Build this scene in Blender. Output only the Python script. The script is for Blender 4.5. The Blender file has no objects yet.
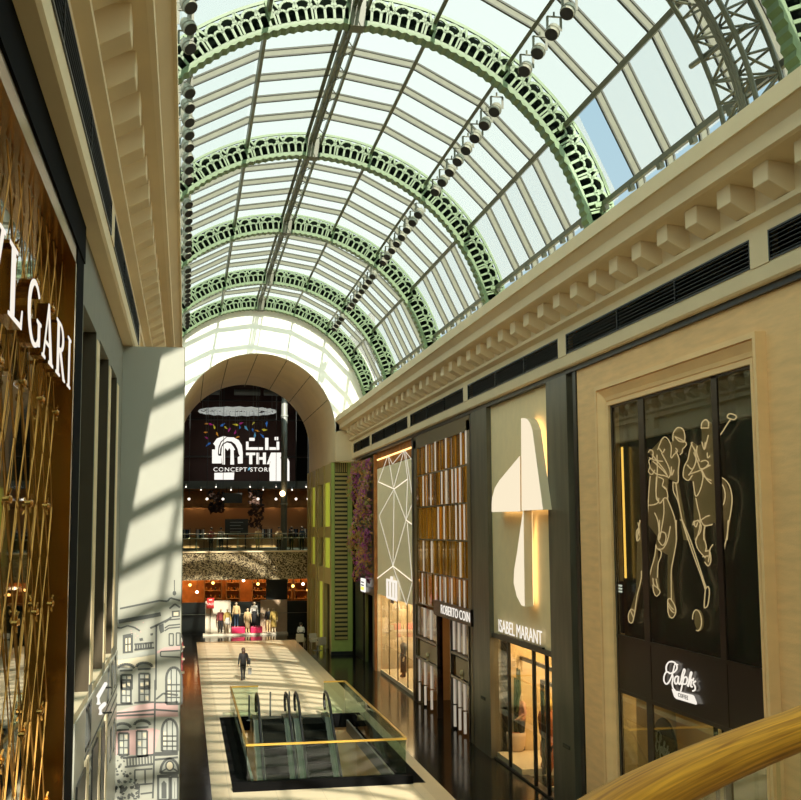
import bpy, bmesh, math, random
from math import sin, cos, pi, radians, hypot, atan2, sqrt
from mathutils import Vector, Matrix
random.seed(7)
SC = bpy.context.scene
COL = SC.collection

# ---------------------------------------------------------------- camera
FPX, YAW, PITCH, ROLL, EYE = 1156.8, 0.183499, 0.1112335, -0.00695621, 7.6
_F = Vector((sin(YAW)*cos(PITCH), cos(YAW)*cos(PITCH), sin(PITCH)))
_r = Vector((cos(YAW), -sin(YAW), 0)); _u = _r.cross(_F)
_R = _r*cos(ROLL)+_u*sin(ROLL); _U = _u*cos(ROLL)-_r*sin(ROLL)
EYEP = Vector((0, 0, EYE))
cd = bpy.data.cameras.new('camera'); cam = bpy.data.objects.new('camera', cd); COL.objects.link(cam)
cd.sensor_fit = 'HORIZONTAL'; cd.sensor_width = 36.0; cd.lens = FPX/801*36.0
cd.clip_start = 0.05; cd.clip_end = 400
m = Matrix((( _R.x, _U.x, -_F.x, 0), (_R.y, _U.y, -_F.y, 0), (_R.z, _U.z, -_F.z, EYE), (0, 0, 0, 1)))
cam.matrix_world = m
SC.camera = cam

def ray(x, y): return _R*((x-400.5)/FPX) - _U*((y-400)/FPX) + _F
def atX(x, y, X): d = ray(x, y); return EYEP + d*(X/d.x)      # measured point on a wall plane X = const
def atY(x, y, Y): d = ray(x, y); return EYEP + d*(Y/d.y)      # measured point on a cross plane Y = const
def atZ(x, y, Z): d = ray(x, y); return EYEP + d*((Z-EYE)/d.z)  # measured point on a level Z = const

# ---------------------------------------------------------------- materials
def mat(name, col, rough=0.5, metal=0.0, spec=0.5, noise=0.0, nscale=(3, 3, 3), bump=0.0, bscale=20.0, coat=0.0, emit=None, estr=0.0, alpha=None):
    M = bpy.data.materials.new(name); M.use_nodes = True
    nt = M.node_tree; N = nt.nodes; L = nt.links
    b = N['Principled BSDF']
    b.inputs['Base Color'].default_value = (*col, 1)
    b.inputs['Roughness'].default_value = rough
    b.inputs['Metallic'].default_value = metal
    b.inputs['Specular IOR Level'].default_value = spec
    b.inputs['Coat Weight'].default_value = coat
    if emit:
        b.inputs['Emission Color'].default_value = (*emit, 1); b.inputs['Emission Strength'].default_value = estr
    if noise or bump:
        tc = N.new('ShaderNodeTexCoord'); mp = N.new('ShaderNodeMapping'); mp.inputs['Scale'].default_value = nscale
        L.new(tc.outputs['Object'], mp.inputs['Vector'])
    if noise:
        nz = N.new('ShaderNodeTexNoise'); nz.inputs['Scale'].default_value = 1.0; nz.inputs['Detail'].default_value = 6
        L.new(mp.outputs['Vector'], nz.inputs['Vector'])
        cr = N.new('ShaderNodeValToRGB'); cr.color_ramp.elements[0].position = 0.3; cr.color_ramp.elements[1].position = 0.7
        cr.color_ramp.elements[0].color = (*[max(0, c*(1-noise)) for c in col], 1)
        cr.color_ramp.elements[1].color = (*[min(1, c*(1+noise)) for c in col], 1)
        L.new(nz.outputs['Fac'], cr.inputs['Fac']); L.new(cr.outputs['Color'], b.inputs['Base Color'])
    if bump:
        n2 = N.new('ShaderNodeTexNoise'); n2.inputs['Scale'].default_value = bscale
        L.new(tc.outputs['Object'], n2.inputs['Vector'])
        bp = N.new('ShaderNodeBump'); bp.inputs['Strength'].default_value = bump; bp.inputs['Distance'].default_value = 0.02
        L.new(n2.outputs['Fac'], bp.inputs['Height']); L.new(bp.outputs['Normal'], b.inputs['Normal'])
    return M

def emat(name, col, s):
    M = bpy.data.materials.new(name); M.use_nodes = True
    nt = M.node_tree; nt.nodes.clear()
    e = nt.nodes.new('ShaderNodeEmission'); e.inputs['Color'].default_value = (*col, 1); e.inputs['Strength'].default_value = s
    o = nt.nodes.new('ShaderNodeOutputMaterial'); nt.links.new(e.outputs[0], o.inputs['Surface'])
    return M

def glassmat(name, tint, trans=0.0, ior=1.5, tcol=(.9, .9, .86), rough=0.0, refl=1.0):
    """sheet glass: clear part tinted, optional milky (light scattering) share, mirror reflection by Fresnel"""
    M = bpy.data.materials.new(name); M.use_nodes = True
    nt = M.node_tree; nt.nodes.clear(); N = nt.nodes; L = nt.links
    t = N.new('ShaderNodeBsdfTransparent'); t.inputs['Color'].default_value = (*tint, 1)
    cur = t.outputs[0]
    if trans > 0:
        tl = N.new('ShaderNodeBsdfTranslucent'); tl.inputs['Color'].default_value = (*tcol, 1)
        mx = N.new('ShaderNodeMixShader'); mx.inputs['Fac'].default_value = trans
        L.new(cur, mx.inputs[1]); L.new(tl.outputs[0], mx.inputs[2]); cur = mx.outputs[0]
    if refl > 0:
        g = N.new('ShaderNodeBsdfGlossy'); g.inputs['Roughness'].default_value = rough; g.inputs['Color'].default_value = (refl, refl, refl, 1)
        fr = N.new('ShaderNodeFresnel'); fr.inputs['IOR'].default_value = ior
        ge = N.new('ShaderNodeNewGeometry'); inv = N.new('ShaderNodeMath'); inv.operation = 'SUBTRACT'; inv.inputs[0].default_value = 1; L.new(ge.outputs['Backfacing'], inv.inputs[1])
        mu = N.new('ShaderNodeMath'); mu.operation = 'MULTIPLY'; L.new(fr.outputs[0], mu.inputs[0]); L.new(inv.outputs[0], mu.inputs[1])
        mx2 = N.new('ShaderNodeMixShader'); L.new(mu.outputs[0], mx2.inputs['Fac'])
        L.new(cur, mx2.inputs[1]); L.new(g.outputs[0], mx2.inputs[2]); cur = mx2.outputs[0]
    o = N.new('ShaderNodeOutputMaterial'); L.new(cur, o.inputs['Surface'])
    return M

def tilemat(name, c1, c2, rough, w, h, mortar, mcol, coat=0.0, spec=0.5, nz=0.15):
    """stone slabs with joints, laid out in metres on the object's X/Y"""
    M = bpy.data.materials.new(name); M.use_nodes = True
    nt = M.node_tree; N = nt.nodes; L = nt.links; b = N['Principled BSDF']
    b.inputs['Roughness'].default_value = rough; b.inputs['Coat Weight'].default_value = coat; b.inputs['Specular IOR Level'].default_value = spec
    tc = N.new('ShaderNodeTexCoord'); br = N.new('ShaderNodeTexBrick')
    br.offset = 0.0; br.inputs['Scale'].default_value = 1.0
    br.inputs['Brick Width'].default_value = w; br.inputs['Row Height'].default_value = h; br.inputs['Mortar Size'].default_value = mortar
    br.inputs['Color1'].default_value = (*c1, 1); br.inputs['Color2'].default_value = (*c2, 1); br.inputs['Mortar'].default_value = (*mcol, 1)
    L.new(tc.outputs['Object'], br.inputs['Vector'])
    n = N.new('ShaderNodeTexNoise'); n.inputs['Scale'].default_value = 0.9; n.inputs['Detail'].default_value = 8
    L.new(tc.outputs['Object'], n.inputs['Vector'])
    mr = N.new('ShaderNodeMapRange'); mr.inputs['To Min'].default_value = 1-nz; mr.inputs['To Max'].default_value = 1+nz
    L.new(n.outputs['Fac'], mr.inputs['Value'])
    mx = N.new('ShaderNodeVectorMath'); mx.operation = 'SCALE'
    L.new(br.outputs['Color'], mx.inputs[0]); L.new(mr.outputs[0], mx.inputs['Scale']); L.new(mx.outputs[0], b.inputs['Base Color'])
    return M

M = {}
M['cream'] = mat('cream_plaster', (.74, .585, .35), .65, noise=.05, nscale=(.6, .6, .6))
M['cream_arch'] = mat('cream_tunnel_plaster', (.68, .53, .31), .6, noise=.06, nscale=(.5, .5, .5))
M['white_wall'] = mat('white_plaster', (.80, .78, .70), .7, noise=.03, nscale=(.5, .5, .5))
M['stone'] = mat('tan_limestone', (.88, .555, .25), .55, noise=.09, nscale=(1, 1.1, 8), bump=.25, bscale=30)
M['stone_frame'] = mat('tan_limestone_frame', (.92, .61, .29), .5, noise=.06, nscale=(1, 1, 3))
M['green_light'] = mat('pale_green_paint', (.088, .14, .062), .45, noise=.12, nscale=(2, 2, 2))
M['green_mid'] = mat('mid_green_paint', (.085, .14, .055), .5, noise=.15, nscale=(3, 3, 3))
M['rib_shade'] = mat('rib_inner_shade', (.002, .004, .002), .9, spec=.05)  # near-black puts the shade inside the hollow ribs into the colour
M['bar_light'] = mat('perforated_beige_bar', (.105, .108, .072), .6, noise=.1, nscale=(6, 6, 6))
M['bar_dark'] = mat('dark_olive_bar', (.03, .032, .02), .6)
M['purlin'] = mat('olive_steel', (.085, .09, .055), .45, noise=.1)
M['spot'] = mat('olive_grey_lamp_housing', (.22, .215, .16), .4, metal=.3)
M['spot_in'] = mat('lamp_black_inside', (.006, .006, .006), .6)
M['black'] = mat('black_metal', (.008, .009, .008), .35)
M['blackgloss'] = mat('black_gloss', (.006, .008, .007), .3, spec=.3)
M['blackmatt'] = mat('matt_black', (.005, .005, .005), .9, spec=.05)
M['vent'] = mat('vent_black', (.018, .02, .018), .5)
M['pil'] = mat('grey_green_marble', (.105, .092, .06), .35, noise=.35, nscale=(3, 3, .5))
M['brown'] = mat('dark_brown_panel', (.022, .012, .008), .3, coat=.2)
M['neon'] = emat('warm_line_light', (1, .66, .36), .74)
M['neonfill'] = mat('bronze_backing', (.19, .135, .065), .4, emit=(1, .60, .24), estr=.075)
M['ralph_back'] = mat('dark_green_grey_panel', (.020, .036, .028), .25)
M['led'] = emat('led_warm_white', (1, .82, .56), 3.2)
M['ledsoft'] = emat('led_soft', (1, .86, .62), 1.2)
M['letter_white'] = emat('lit_white_letter', (1, .95, .86), .80)
M['letter_hot'] = emat('lit_letter_face', (1, .92, .80), .72)
M['amberled'] = emat('amber_led', (1, .52, .10), 1.6)
M['warmlamp'] = emat('warm_lamp', (1, .70, .36), 9.0)
M['orangelamp'] = emat('orange_lamp', (1, .42, .10), 6.0)
M['whitelamp'] = emat('white_lamp', (1, .9, .75), 2.5)
M['isab_face'] = emat('lit_acrylic', (1, .86, .62), .72)
M['isab_side'] = mat('ivory_side', (.75, .62, .40), .5, emit=(1, .75, .4), estr=.02)
M['isab_wall'] = mat('taupe_panel', (.93, .72, .40), .6, noise=.03)
M['white_panel'] = mat('white_geometric_panel', (.92, .77, .50), .6, noise=.02)
M['amber'] = mat('amber_ribbed_glass', (.62, .25, .02), .18, noise=.55, nscale=(.2, 9, .15), coat=.6)
M['amber2'] = mat('bronze_ribbed_glass', (.27, .105, .012), .2, noise=.5, nscale=(.2, 11, .2), coat=.6)
M['bronze_trim'] = mat('bronze_trim', (.19, .145, .07), .35, metal=.5)
M['blade'] = mat('frosted_glass_blade', (.72, .62, .50), .3, emit=(1, .85, .68), estr=.22)
M['gold'] = mat('polished_gold', (.74, .40, .10), .25, metal=1.0)
M['goldrod'] = mat('satin_gold_rod', (.60, .30, .07), .55, metal=.75)
M['golddark'] = mat('aged_gold', (.42, .22, .045), .2, metal=1.0)
M['goldrail'] = mat('gold_handrail', (.78, .50, .10), .3, metal=.85)
M['bronze_glass'] = mat('bronze_mirror_glass', (.020, .014, .005), .03, spec=1.0, coat=1.0)
M['mural'] = mat('printed_hoarding', (.37, .37, .315), .32, noise=.05, nscale=(.5, .5, .4))
M['ink'] = mat('black_ink', (.085, .09, .085), .6)
M['inksoft'] = mat('grey_ink_wash', (.36, .37, .33), .6)
M['inkpink'] = mat('pink_watercolour', (.55, .36, .34), .6, noise=.15, nscale=(2, 2, 2))
M['inkbeige'] = mat('beige_watercolour', (.62, .55, .40), .6, noise=.1, nscale=(2, 2, 2))
M['leftwall'] = mat('grey_left_wall', (.21, .20, .155), .7, noise=.05)
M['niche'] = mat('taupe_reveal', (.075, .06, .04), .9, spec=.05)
M['sill'] = mat('beige_sill', (.55, .47, .31), .6)
M['floor_dark'] = tilemat('dark_polished_granite', (.007, .007, .005), (.009, .009, .006), .12, 1.2, 1.2, .012, (.03, .028, .02), coat=0, spec=.12)
M['floor_light'] = tilemat('cream_stone_floor', (.66, .56, .38), (.63, .53, .36), .4, 1.35, 1.35, .01, (.5, .42, .28), nz=.06)
M['floor_border'] = tilemat('beige_stone_border', (.56, .46, .30), (.54, .44, .285), .4, 1.35, 1.35, .01, (.42, .35, .23), nz=.06)
M['wood'] = None
M['umber'] = mat('umber_panel', (.05, .028, .015), .4)
M['clear'] = glassmat('clear_glass', (.93, .96, .93))
M['green_glass'] = glassmat('greenish_balustrade_glass', (.80, .88, .80), refl=.55)
M['shop_glass'] = glassmat('shop_window_glass', (.95, .94, .90))
M['dark_glass'] = glassmat('dark_window_glass', (.75, .80, .74), ior=1.75)
M['roof_glass'] = glassmat('milky_roof_glass', (.60, .60, .585), trans=.165, tcol=(.92, .87, .76), refl=0)
M['roof_clear'] = glassmat('clear_roof_glass', (.95, .97, .97), refl=0)
M['steel'] = mat('brushed_steel', (.20, .21, .16), .4, metal=.6)
M['greysteel'] = mat('grey_painted_steel', (.16, .17, .15), .45)
M['esc_step'] = mat('escalator_step_metal', (.008, .009, .006), .9, spec=.1)
M['rubber'] = mat('black_rubber', (.01, .01, .01), .35)
M['lime'] = mat('lime_green_paint', (.36, .42, .09), .5, noise=.05)
M['limelouver'] = mat('olive_louver', (.44, .34, .10), .5)
M['lime_curtain'] = mat('lime_curtain', (.33, .36, .03), .8, emit=(.75, .78, .08), estr=.22)
M['darkwall'] = mat('dark_atrium_wall', (.012, .010, .007), .7)
M['maroonwall'] = mat('dark_maroon_wall', (.05, .014, .008), .6)
M['orangewall'] = mat('orange_wood_wall', (.45, .16, .03), .6, noise=.3, nscale=(2, 2, 2))
M['peach'] = mat('peach_wall', (.36, .19, .075), .6)
M['beam'] = mat('grey_beam', (.11, .115, .10), .5)
M['glitter'] = None
M['pink'] = mat('hot_pink_plinth', (.62, .02, .09), .4)
M['red'] = mat('red_sign_plate', (.55, .02, .02), .4)
M['display_light'] = mat('pale_display_wall', (.58, .52, .40), .6, noise=.08)
M['display_tan'] = mat('tan_display_wall', (.42, .30, .19), .6, noise=.08)
M['skin'] = mat('skin', (.52, .33, .22), .5)
M['manskin'] = mat('mannequin_ivory', (.60, .48, .32), .4)
M['hair'] = mat('dark_brown_hair', (.05, .025, .012), .5)
M['hairblack'] = mat('black_hair', (.012, .010, .008), .5)
M['cl_black'] = mat('black_cloth', (.012, .012, .013), .8)
M['cl_tan'] = mat('tan_cloth', (.58, .41, .20), .8)
M['cl_white'] = mat('white_cloth', (.75, .72, .65), .8)
M['cl_pink'] = mat('dusty_pink_cloth', (.55, .30, .22), .8)
M['cl_red'] = mat('maroon_cloth', (.22, .04, .04), .8)
M['cl_blue'] = mat('navy_cloth', (.03, .06, .10), .8)
M['cl_grey'] = mat('grey_cloth', (.22, .21, .19), .8)
M['cl_gold'] = mat('mustard_cloth', (.55, .38, .10), .8)
M['bag'] = mat('pale_grey_bag', (.25, .25, .24), .6)
M['warm_room'] = mat('warm_beige_room', (.62, .47, .25), .7, noise=.06)
M['warm_floor'] = mat('pale_platform', (.72, .62, .42), .4)
M['cactus'] = mat('cactus_green', (.03, .05, .02), .7)
M['terracotta'] = mat('rust_soil', (.35, .12, .04), .8)
M['potpink'] = mat('blush_pot', (.55, .42, .30), .6)
M['chair'] = mat('beige_chair', (.50, .42, .28), .7)
M['table'] = mat('pale_table_top', (.60, .50, .34), .4)
M['shelfwood'] = mat('wood_shelf', (.30, .15, .05), .5)
M['bottle'] = mat('amber_bottle', (.30, .12, .02), .2)
M['bottled'] = mat('dark_bottle', (.03, .03, .015), .2)

def _wood():
    W = mat('honey_wood', (.48, .22, .035), .5, spec=.3)
    nt = W.node_tree; N = nt.nodes; L = nt.links; b = N['Principled BSDF']
    uv = N.new('ShaderNodeTexCoord'); mp = N.new('ShaderNodeMapping'); mp.inputs['Scale'].default_value = (1.2, 26, 1)
    nz = N.new('ShaderNodeTexNoise'); nz.inputs['Scale'].default_value = 1.6; nz.inputs['Detail'].default_value = 7; nz.inputs['Distortion'].default_value = .6
    cr = N.new('ShaderNodeValToRGB'); e = cr.color_ramp.elements
    e[0].position = .32; e[0].color = (.36, .13, .008, 1); e[1].position = .66; e[1].color = (.82, .38, .03, 1)
    L.new(uv.outputs['UV'], mp.inputs['Vector']); L.new(mp.outputs[0], nz.inputs['Vector']); L.new(nz.outputs['Fac'], cr.inputs['Fac']); L.new(cr.outputs[0], b.inputs['Base Color'])
    return W
M['wood'] = _wood()
def _glitter():
    W = mat('sequin_panel', (.2, .15, .08), .25, metal=.6)
    nt = W.node_tree; N = nt.nodes; L = nt.links; b = N['Principled BSDF']
    tc = N.new('ShaderNodeTexCoord'); v = N.new('ShaderNodeTexVoronoi'); v.inputs['Scale'].default_value = 7.0; mpp = N.new('ShaderNodeMapping'); mpp.inputs['Scale'].default_value = (2.2, 2.2, 2.2)
    cr = N.new('ShaderNodeValToRGB'); e = cr.color_ramp.elements
    e[0].position = .2; e[0].color = (.05, .035, .02, 1); e[1].position = .95; e[1].color = (.75, .60, .36, 1)
    L.new(tc.outputs['Object'], mpp.inputs['Vector']); L.new(mpp.outputs[0], v.inputs['Vector'])
    sp = N.new('ShaderNodeSeparateColor'); L.new(v.outputs['Color'], sp.inputs[0]); L.new(sp.outputs[0], cr.inputs['Fac']); L.new(cr.outputs[0], b.inputs['Base Color'])
    return W
M['glitter'] = _glitter()
def _flower():
    W = mat('flower_wall_petals', (.3, .1, .15), .7)
    nt = W.node_tree; N = nt.nodes; L = nt.links; b = N['Principled BSDF']
    tc = N.new('ShaderNodeTexCoord'); v = N.new('ShaderNodeTexNoise'); v.inputs['Scale'].default_value = 1.1; v.inputs['Detail'].default_value = 3
    cr = N.new('ShaderNodeValToRGB'); r = cr.color_ramp; r.interpolation = 'CONSTANT'
    cols = [(0, (.24, .05, .10)), (.38, (.42, .08, .28)), (.46, (.55, .26, .06)), (.54, (.40, .36, .09)), (.61, (.58, .14, .30)), (.68, (.22, .08, .06))]
    r.elements[0].position = 0; r.elements[0].color = (*cols[0][1], 1); r.elements[1].position = .38; r.elements[1].color = (*cols[1][1], 1)
    for p, c in cols[2:]:
        el = r.elements.new(p); el.color = (*c, 1)
    L.new(tc.outputs['Object'], v.inputs['Vector']); L.new(v.outputs['Fac'], cr.inputs['Fac']); L.new(cr.outputs[0], b.inputs['Base Color'])
    return W
M['flower'] = _flower()

# ---------------------------------------------------------------- mesh helpers
class MB:
    """collects shapes in world coordinates; build() links them as ONE mesh object under its thing"""
    def __init__(s): s.bm = bmesh.new(); s.mi = 0
    def face(s, vs):
        try:
            f = s.bm.faces.new(vs); f.material_index = s.mi; return f
        except ValueError: return None
    def hexa(s, c):
        v = [s.bm.verts.new(p) for p in c]
        for q in ((0, 3, 2, 1), (4, 5, 6, 7), (0, 1, 5, 4), (1, 2, 6, 5), (2, 3, 7, 6), (3, 0, 4, 7)): s.face([v[i] for i in q])
        return s
    def box(s, x0, x1, y0, y1, z0, z1):
        return s.hexa([(x0, y0, z0), (x1, y0, z0), (x1, y1, z0), (x0, y1, z0), (x0, y0, z1), (x1, y0, z1), (x1, y1, z1), (x0, y1, z1)])
    def quad(s, a, b, c, d): s.face([s.bm.verts.new(p) for p in (a, b, c, d)]); return s
    def poly(s, pts): s.face([s.bm.verts.new(p) for p in pts]); return s
    def prism(s, pts, off):
        """closed outline (3-D points) pushed along the vector off"""
        o = Vector(off); a = [s.bm.verts.new(p) for p in pts]; b = [s.bm.verts.new(Vector(p)+o) for p in pts]
        n = len(pts); s.face(a[::-1]); s.face(b)
        for i in range(n): s.face([a[i], a[(i+1) % n], b[(i+1) % n], b[i]])
        return s
    def bar(s, a, b, w, h, up=(0, 0, 1)):
        a = Vector(a); b = Vector(b); d = (b-a)
        if d.length < 1e-6: return s
        d.normalize(); up = Vector(up); sd = d.cross(up)
        if sd.length < 1e-4: sd = d.cross(Vector((1, 0, 0)))
        sd.normalize(); u = sd.cross(d); sd = sd*w/2; u = u*h/2
        return s.hexa([a-sd-u, a+sd-u, b+sd-u, b-sd-u, a-sd+u, a+sd+u, b+sd+u, b-sd+u])
    def tube(s, path, r, n=8, cap=True):
        P = [Vector(p) for p in path]; rings = []; ref = None
        for i, p in enumerate(P):
            d = (P[min(i+1, len(P)-1)]-P[max(i-1, 0)])
            if d.length < 1e-9: d = Vector((0, 0, 1))
            d.normalize()
            if ref is None:
                ref = Vector((0, 0, 1)) if abs(d.z) < .9 else Vector((1, 0, 0))
            sd = d.cross(ref); sd.normalize(); ref2 = sd.cross(d); ref = ref2
            rr = r[i] if isinstance(r, (list, tuple)) else r
            rings.append([s.bm.verts.new(p+sd*cos(2*pi*k/n)*rr+ref2*sin(2*pi*k/n)*rr) for k in range(n)])
        for A, B in zip(rings, rings[1:]):
            for k in range(n): s.face([A[k], A[(k+1) % n], B[(k+1) % n], B[k]])
        if cap: s.face(rings[0][::-1]); s.face(rings[-1])
        return s
    def lathe(s, c, prof, n=12, axis='z', squash=1.0):
        """prof: list of (radius, height) from c along the axis"""
        c = Vector(c); rings = []
        for r, h in prof:
            ring = []
            for k in range(n):
                a = 2*pi*k/n; x, y = r*cos(a), r*sin(a)*squash
                v = {'z': (x, y, h), 'x': (h, x, y), 'y': (x, h, y)}[axis]
                ring.append(s.bm.verts.new(c+Vector(v)))
            rings.append(ring)
        for A, B in zip(rings, rings[1:]):
            for k in range(n): s.face([A[k], A[(k+1) % n], B[(k+1) % n], B[k]])
        s.face(rings[0][::-1]); s.face(rings[-1])
        return s
    def ball(s, c, rx, ry=None, rz=None, n=10, mtx=None):
        ry = ry or rx; rz = rz or rx; c = Vector(c); prev = None; m_ = n//2+1
        for i in range(m_+1):
            t = pi*i/m_; ring = []
            if i in (0, m_):
                v = Vector((0, 0, -rz*cos(t)*-1)) if False else Vector((0, 0, rz*cos(t)))
                ring = [s.bm.verts.new(c+(mtx @ v if mtx else v))]
            else:
                for k in range(n):
                    v = Vector((rx*sin(t)*cos(2*pi*k/n), ry*sin(t)*sin(2*pi*k/n), rz*cos(t)))
                    ring.append(s.bm.verts.new(c+(mtx @ v if mtx else v)))
            if prev:
                if len(prev) == 1: 
                    for k in range(n): s.face([prev[0], ring[k], ring[(k+1) % n]])
                elif len(ring) == 1:
                    for k in range(n): s.face([prev[(k+1) % n], prev[k], ring[0]])
                else:
                    for k in range(n): s.face([prev[k], ring[k], ring[(k+1) % n], prev[(k+1) % n]])
            prev = ring
        return s
    def build(s, name, mats, parent=None, origin=None, smooth=False, bevel=0.0):
        if not isinstance(mats, (list, tuple)): mats = [mats]
        if parent is not None: origin = world_loc(parent)
        if origin is None:
            n = len(s.bm.verts) or 1
            xs = [v.co for v in s.bm.verts]
            origin = Vector((sum(p.x for p in xs)/n, sum(p.y for p in xs)/n, min(p.z for p in xs)))
        origin = Vector(origin)
        bmesh.ops.translate(s.bm, verts=s.bm.verts, vec=-origin)
        bmesh.ops.recalc_face_normals(s.bm, faces=s.bm.faces)
        me = bpy.data.meshes.new(name); s.bm.to_mesh(me); s.bm.free()
        for mm in mats: me.materials.append(mm)
        if smooth:
            for p in me.polygons: p.use_smooth = True
        o = bpy.data.objects.new(name, me); COL.objects.link(o)
        if parent is not None:
            o.parent = parent
        else:
            o.location = origin
        if bevel:
            b = o.modifiers.new('bevel', 'BEVEL'); b.width = bevel; b.segments = 2; b.limit_method = 'ANGLE'
        return o

def world_loc(o):
    v = Vector(o.location)
    while o.parent: o = o.parent; v = v+Vector(o.location)
    return v
def tag(o, label, cat, group=None, kind=None):
    o['label'] = label; o['category'] = cat
    if group: o['group'] = group
    if kind: o['kind'] = kind
    return o
def thing(name, label, cat, loc, group=None):
    o = bpy.data.objects.new(name, None); COL.objects.link(o); o.location = loc; o.empty_display_size = .2
    return tag(o, label, cat, group)
def struct(o, label=None, cat=None):
    o['kind'] = 'structure'
    if label: o['label'] = label; o['category'] = cat
    return o
def sroot(name, label, cat, loc=(0, 0, 0)):
    o = bpy.data.objects.new(name, None); COL.objects.link(o); o.location = loc
    return struct(o, label, cat)
def dup(root, loc, label=None, rotz=None):
    r = root.copy(); COL.objects.link(r); r.location = loc
    if rotz is not None: r.rotation_euler = (0, 0, rotz)
    if label: r['label'] = label
    for ch in [c for c in bpy.data.objects if c.parent == root]:
        c = ch.copy(); COL.objects.link(c); c.parent = r
        for g in [q for q in bpy.data.objects if q.parent == ch]:
            d = g.copy(); COL.objects.link(d); d.parent = c
    return r
def text_mesh(name, body, size, M4, mats, parent, extrude=0.01, spacing=1.0, xscale=1.0):
    """lettering as a solid mesh; M4 maps text space (x right, y up) to the world"""
    cu = bpy.data.curves.new('tmp', 'FONT'); cu.body = body; cu.size = size; cu.extrude = extrude; cu.space_character = spacing; cu.resolution_u = 3
    cu.align_x = 'CENTER'; cu.align_y = 'CENTER'
    o = bpy.data.objects.new('tmp', cu); COL.objects.link(o)
    dg = bpy.context.evaluated_depsgraph_get(); me = bpy.data.meshes.new_from_object(o.evaluated_get(dg))
    bpy.data.objects.remove(o); bpy.data.curves.remove(cu)
    me.name = name
    me.transform(Matrix.Diagonal((xscale, 1, 1, 1))); me.transform(M4)
    if parent is not None: me.transform(Matrix.Translation(-world_loc(parent)))
    me.materials.clear(); me.materials.append(mats)
    ob = bpy.data.objects.new(name, me); COL.objects.link(ob)
    if parent is not None: ob.parent = parent
    return ob
def text_on_right(c):   # text reading on a wall that faces -X (reader looks along +X): right = -Y
    return Matrix(((0, 0, -1, c[0]), (-1, 0, 0, c[1]), (0, 1, 0, c[2]), (0, 0, 0, 1)))
def text_on_far(c):     # text on a wall that faces the camera (-Y)
    return Matrix(((1, 0, 0, c[0]), (0, 0, -1, c[1]), (0, 1, 0, c[2]), (0, 0, 0, 1)))
def text_on_left(c):    # text on a wall that faces +X: right = +Y
    return Matrix(((0, 0, 1, c[0]), (1, 0, 0, c[1]), (0, 1, 0, c[2]), (0, 0, 0, 1)))
ORD = ['zeroth', 'first', 'second', 'third', 'fourth', 'fifth', 'sixth', 'seventh', 'eighth', 'ninth', 'tenth', 'eleventh', 'twelfth']

def catmull(P, n=6):
    out = []
    for i in range(len(P)-1):
        p0, p1, p2, p3 = P[max(i-1, 0)], P[i], P[i+1], P[min(i+2, len(P)-1)]
        for k in range(n):
            s = k/n; out.append(.5*((2*p1)+(p2-p0)*s+(2*p0-5*p1+4*p2-p3)*s*s+(3*p1-p0-3*p2+p3)*s**3))
    return out+[P[-1]]
# ================================================================ SETTING
VX, VZ = 4.21, 14.38            # centre of the vault's arcs
RY = [18.6, 29.61, 40.65, 51.53, 62.66, 70.09]   # the ribs' rear faces
WR, WL = 10.2, -1.48            # storefront planes
LIPR, LIPL = 8.95, -.2
YB = -15.0                      # wall behind the viewer
YE = 70.15                      # end wall with the arch
YT = 85.8                       # rear end of the arch tunnel
PX0, PX1, PY0, PY1 = 1.47, 7.22, 35.2, 48.9     # escalator opening

# floor: polished dark slab with the opening, a cream field with a beige border laid in
b = MB()
def ring_floor(b, x0, x1, y0, y1, hx0, hx1, hy0, hy1, z0, z1):
    b.box(x0, hx0, y0, y1, z0, z1); b.box(hx1, x1, y0, y1, z0, z1)
    b.box(hx0, hx1, y0, hy0, z0, z1); b.box(hx0, hx1, hy1, y1, z0, z1)
ring_floor(b, -1.9, 16.0, YB, 118.0, PX0, PX1, PY0, PY1, -.4, 0)
fl = b.build('floor', M['floor_dark'], origin=(0, 0, 0)); struct(fl, 'dark polished stone mall floor', 'floor')
b = MB(); ring_floor(b, .85, 7.6, YB+1, 81.8, PX0, PX1, PY0, PY1, 0, .006)
b.build('floor_border', M['floor_border'], fl)
b = MB(); ring_floor(b, 1.42, 7.05, YB+1.4, 81.2, PX0-.03, PX1-.2, PY0, PY1, .006, .010)
b.build('floor_field', M['floor_light'], fl)

# ---- vault: milky glass on flat facets, rafters, purlins
ANG = [radians(90+18.2*(k-4)-(1.0 if k == 0 else -1.0 if k == 8 else 0)) for k in range(9)]
ANGX = [radians(1.5)]+ANG+[radians(178.5)]
RG = 7.53
def vp(a, r, y): return Vector((VX+r*cos(a), y, VZ+r*sin(a)))
BAR = [29.0+1.838*k for k in range(-24, 23)]
ceil = sroot('ceiling', 'glazed barrel vault roof with milky panes', 'ceiling', (VX, 30, VZ))
Y0V, Y1V = BAR[0], YE
edges = [Y0V]+[y-.65 for y in RY[:-1]]+[Y1V]
edges = [Y0V, -4.1, 6.93]+[y-.65 for y in RY[:-1]]+[Y1V]
for ya, yb in zip(edges, edges[1:]):
    g = MB()
    bars = [ya]+[y for y in BAR if ya+.3 < y < yb-.3]+[yb]
    for i in range(1, len(ANGX)-2):
        for p, q in zip(bars, bars[1:]):
            if i == 1 and abs(p-27.16) < .3: continue          # this pane is clear, see below
            g.quad(vp(ANGX[i], RG, p), vp(ANGX[i+1], RG, p), vp(ANGX[i+1], RG, q), vp(ANGX[i], RG, q))
    g.build('glazing', M['roof_glass'], ceil)
g = MB()
p, q = 29.0-1.838, 29.0
g.quad(vp(ANG[0], RG, p), vp(ANG[1], RG, p), vp(ANG[1], RG, q), vp(ANG[0], RG, q))
cp = g.build('clear_pane', M['roof_clear'], ceil); cp['label'] = 'clear pane showing blue sky'
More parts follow.
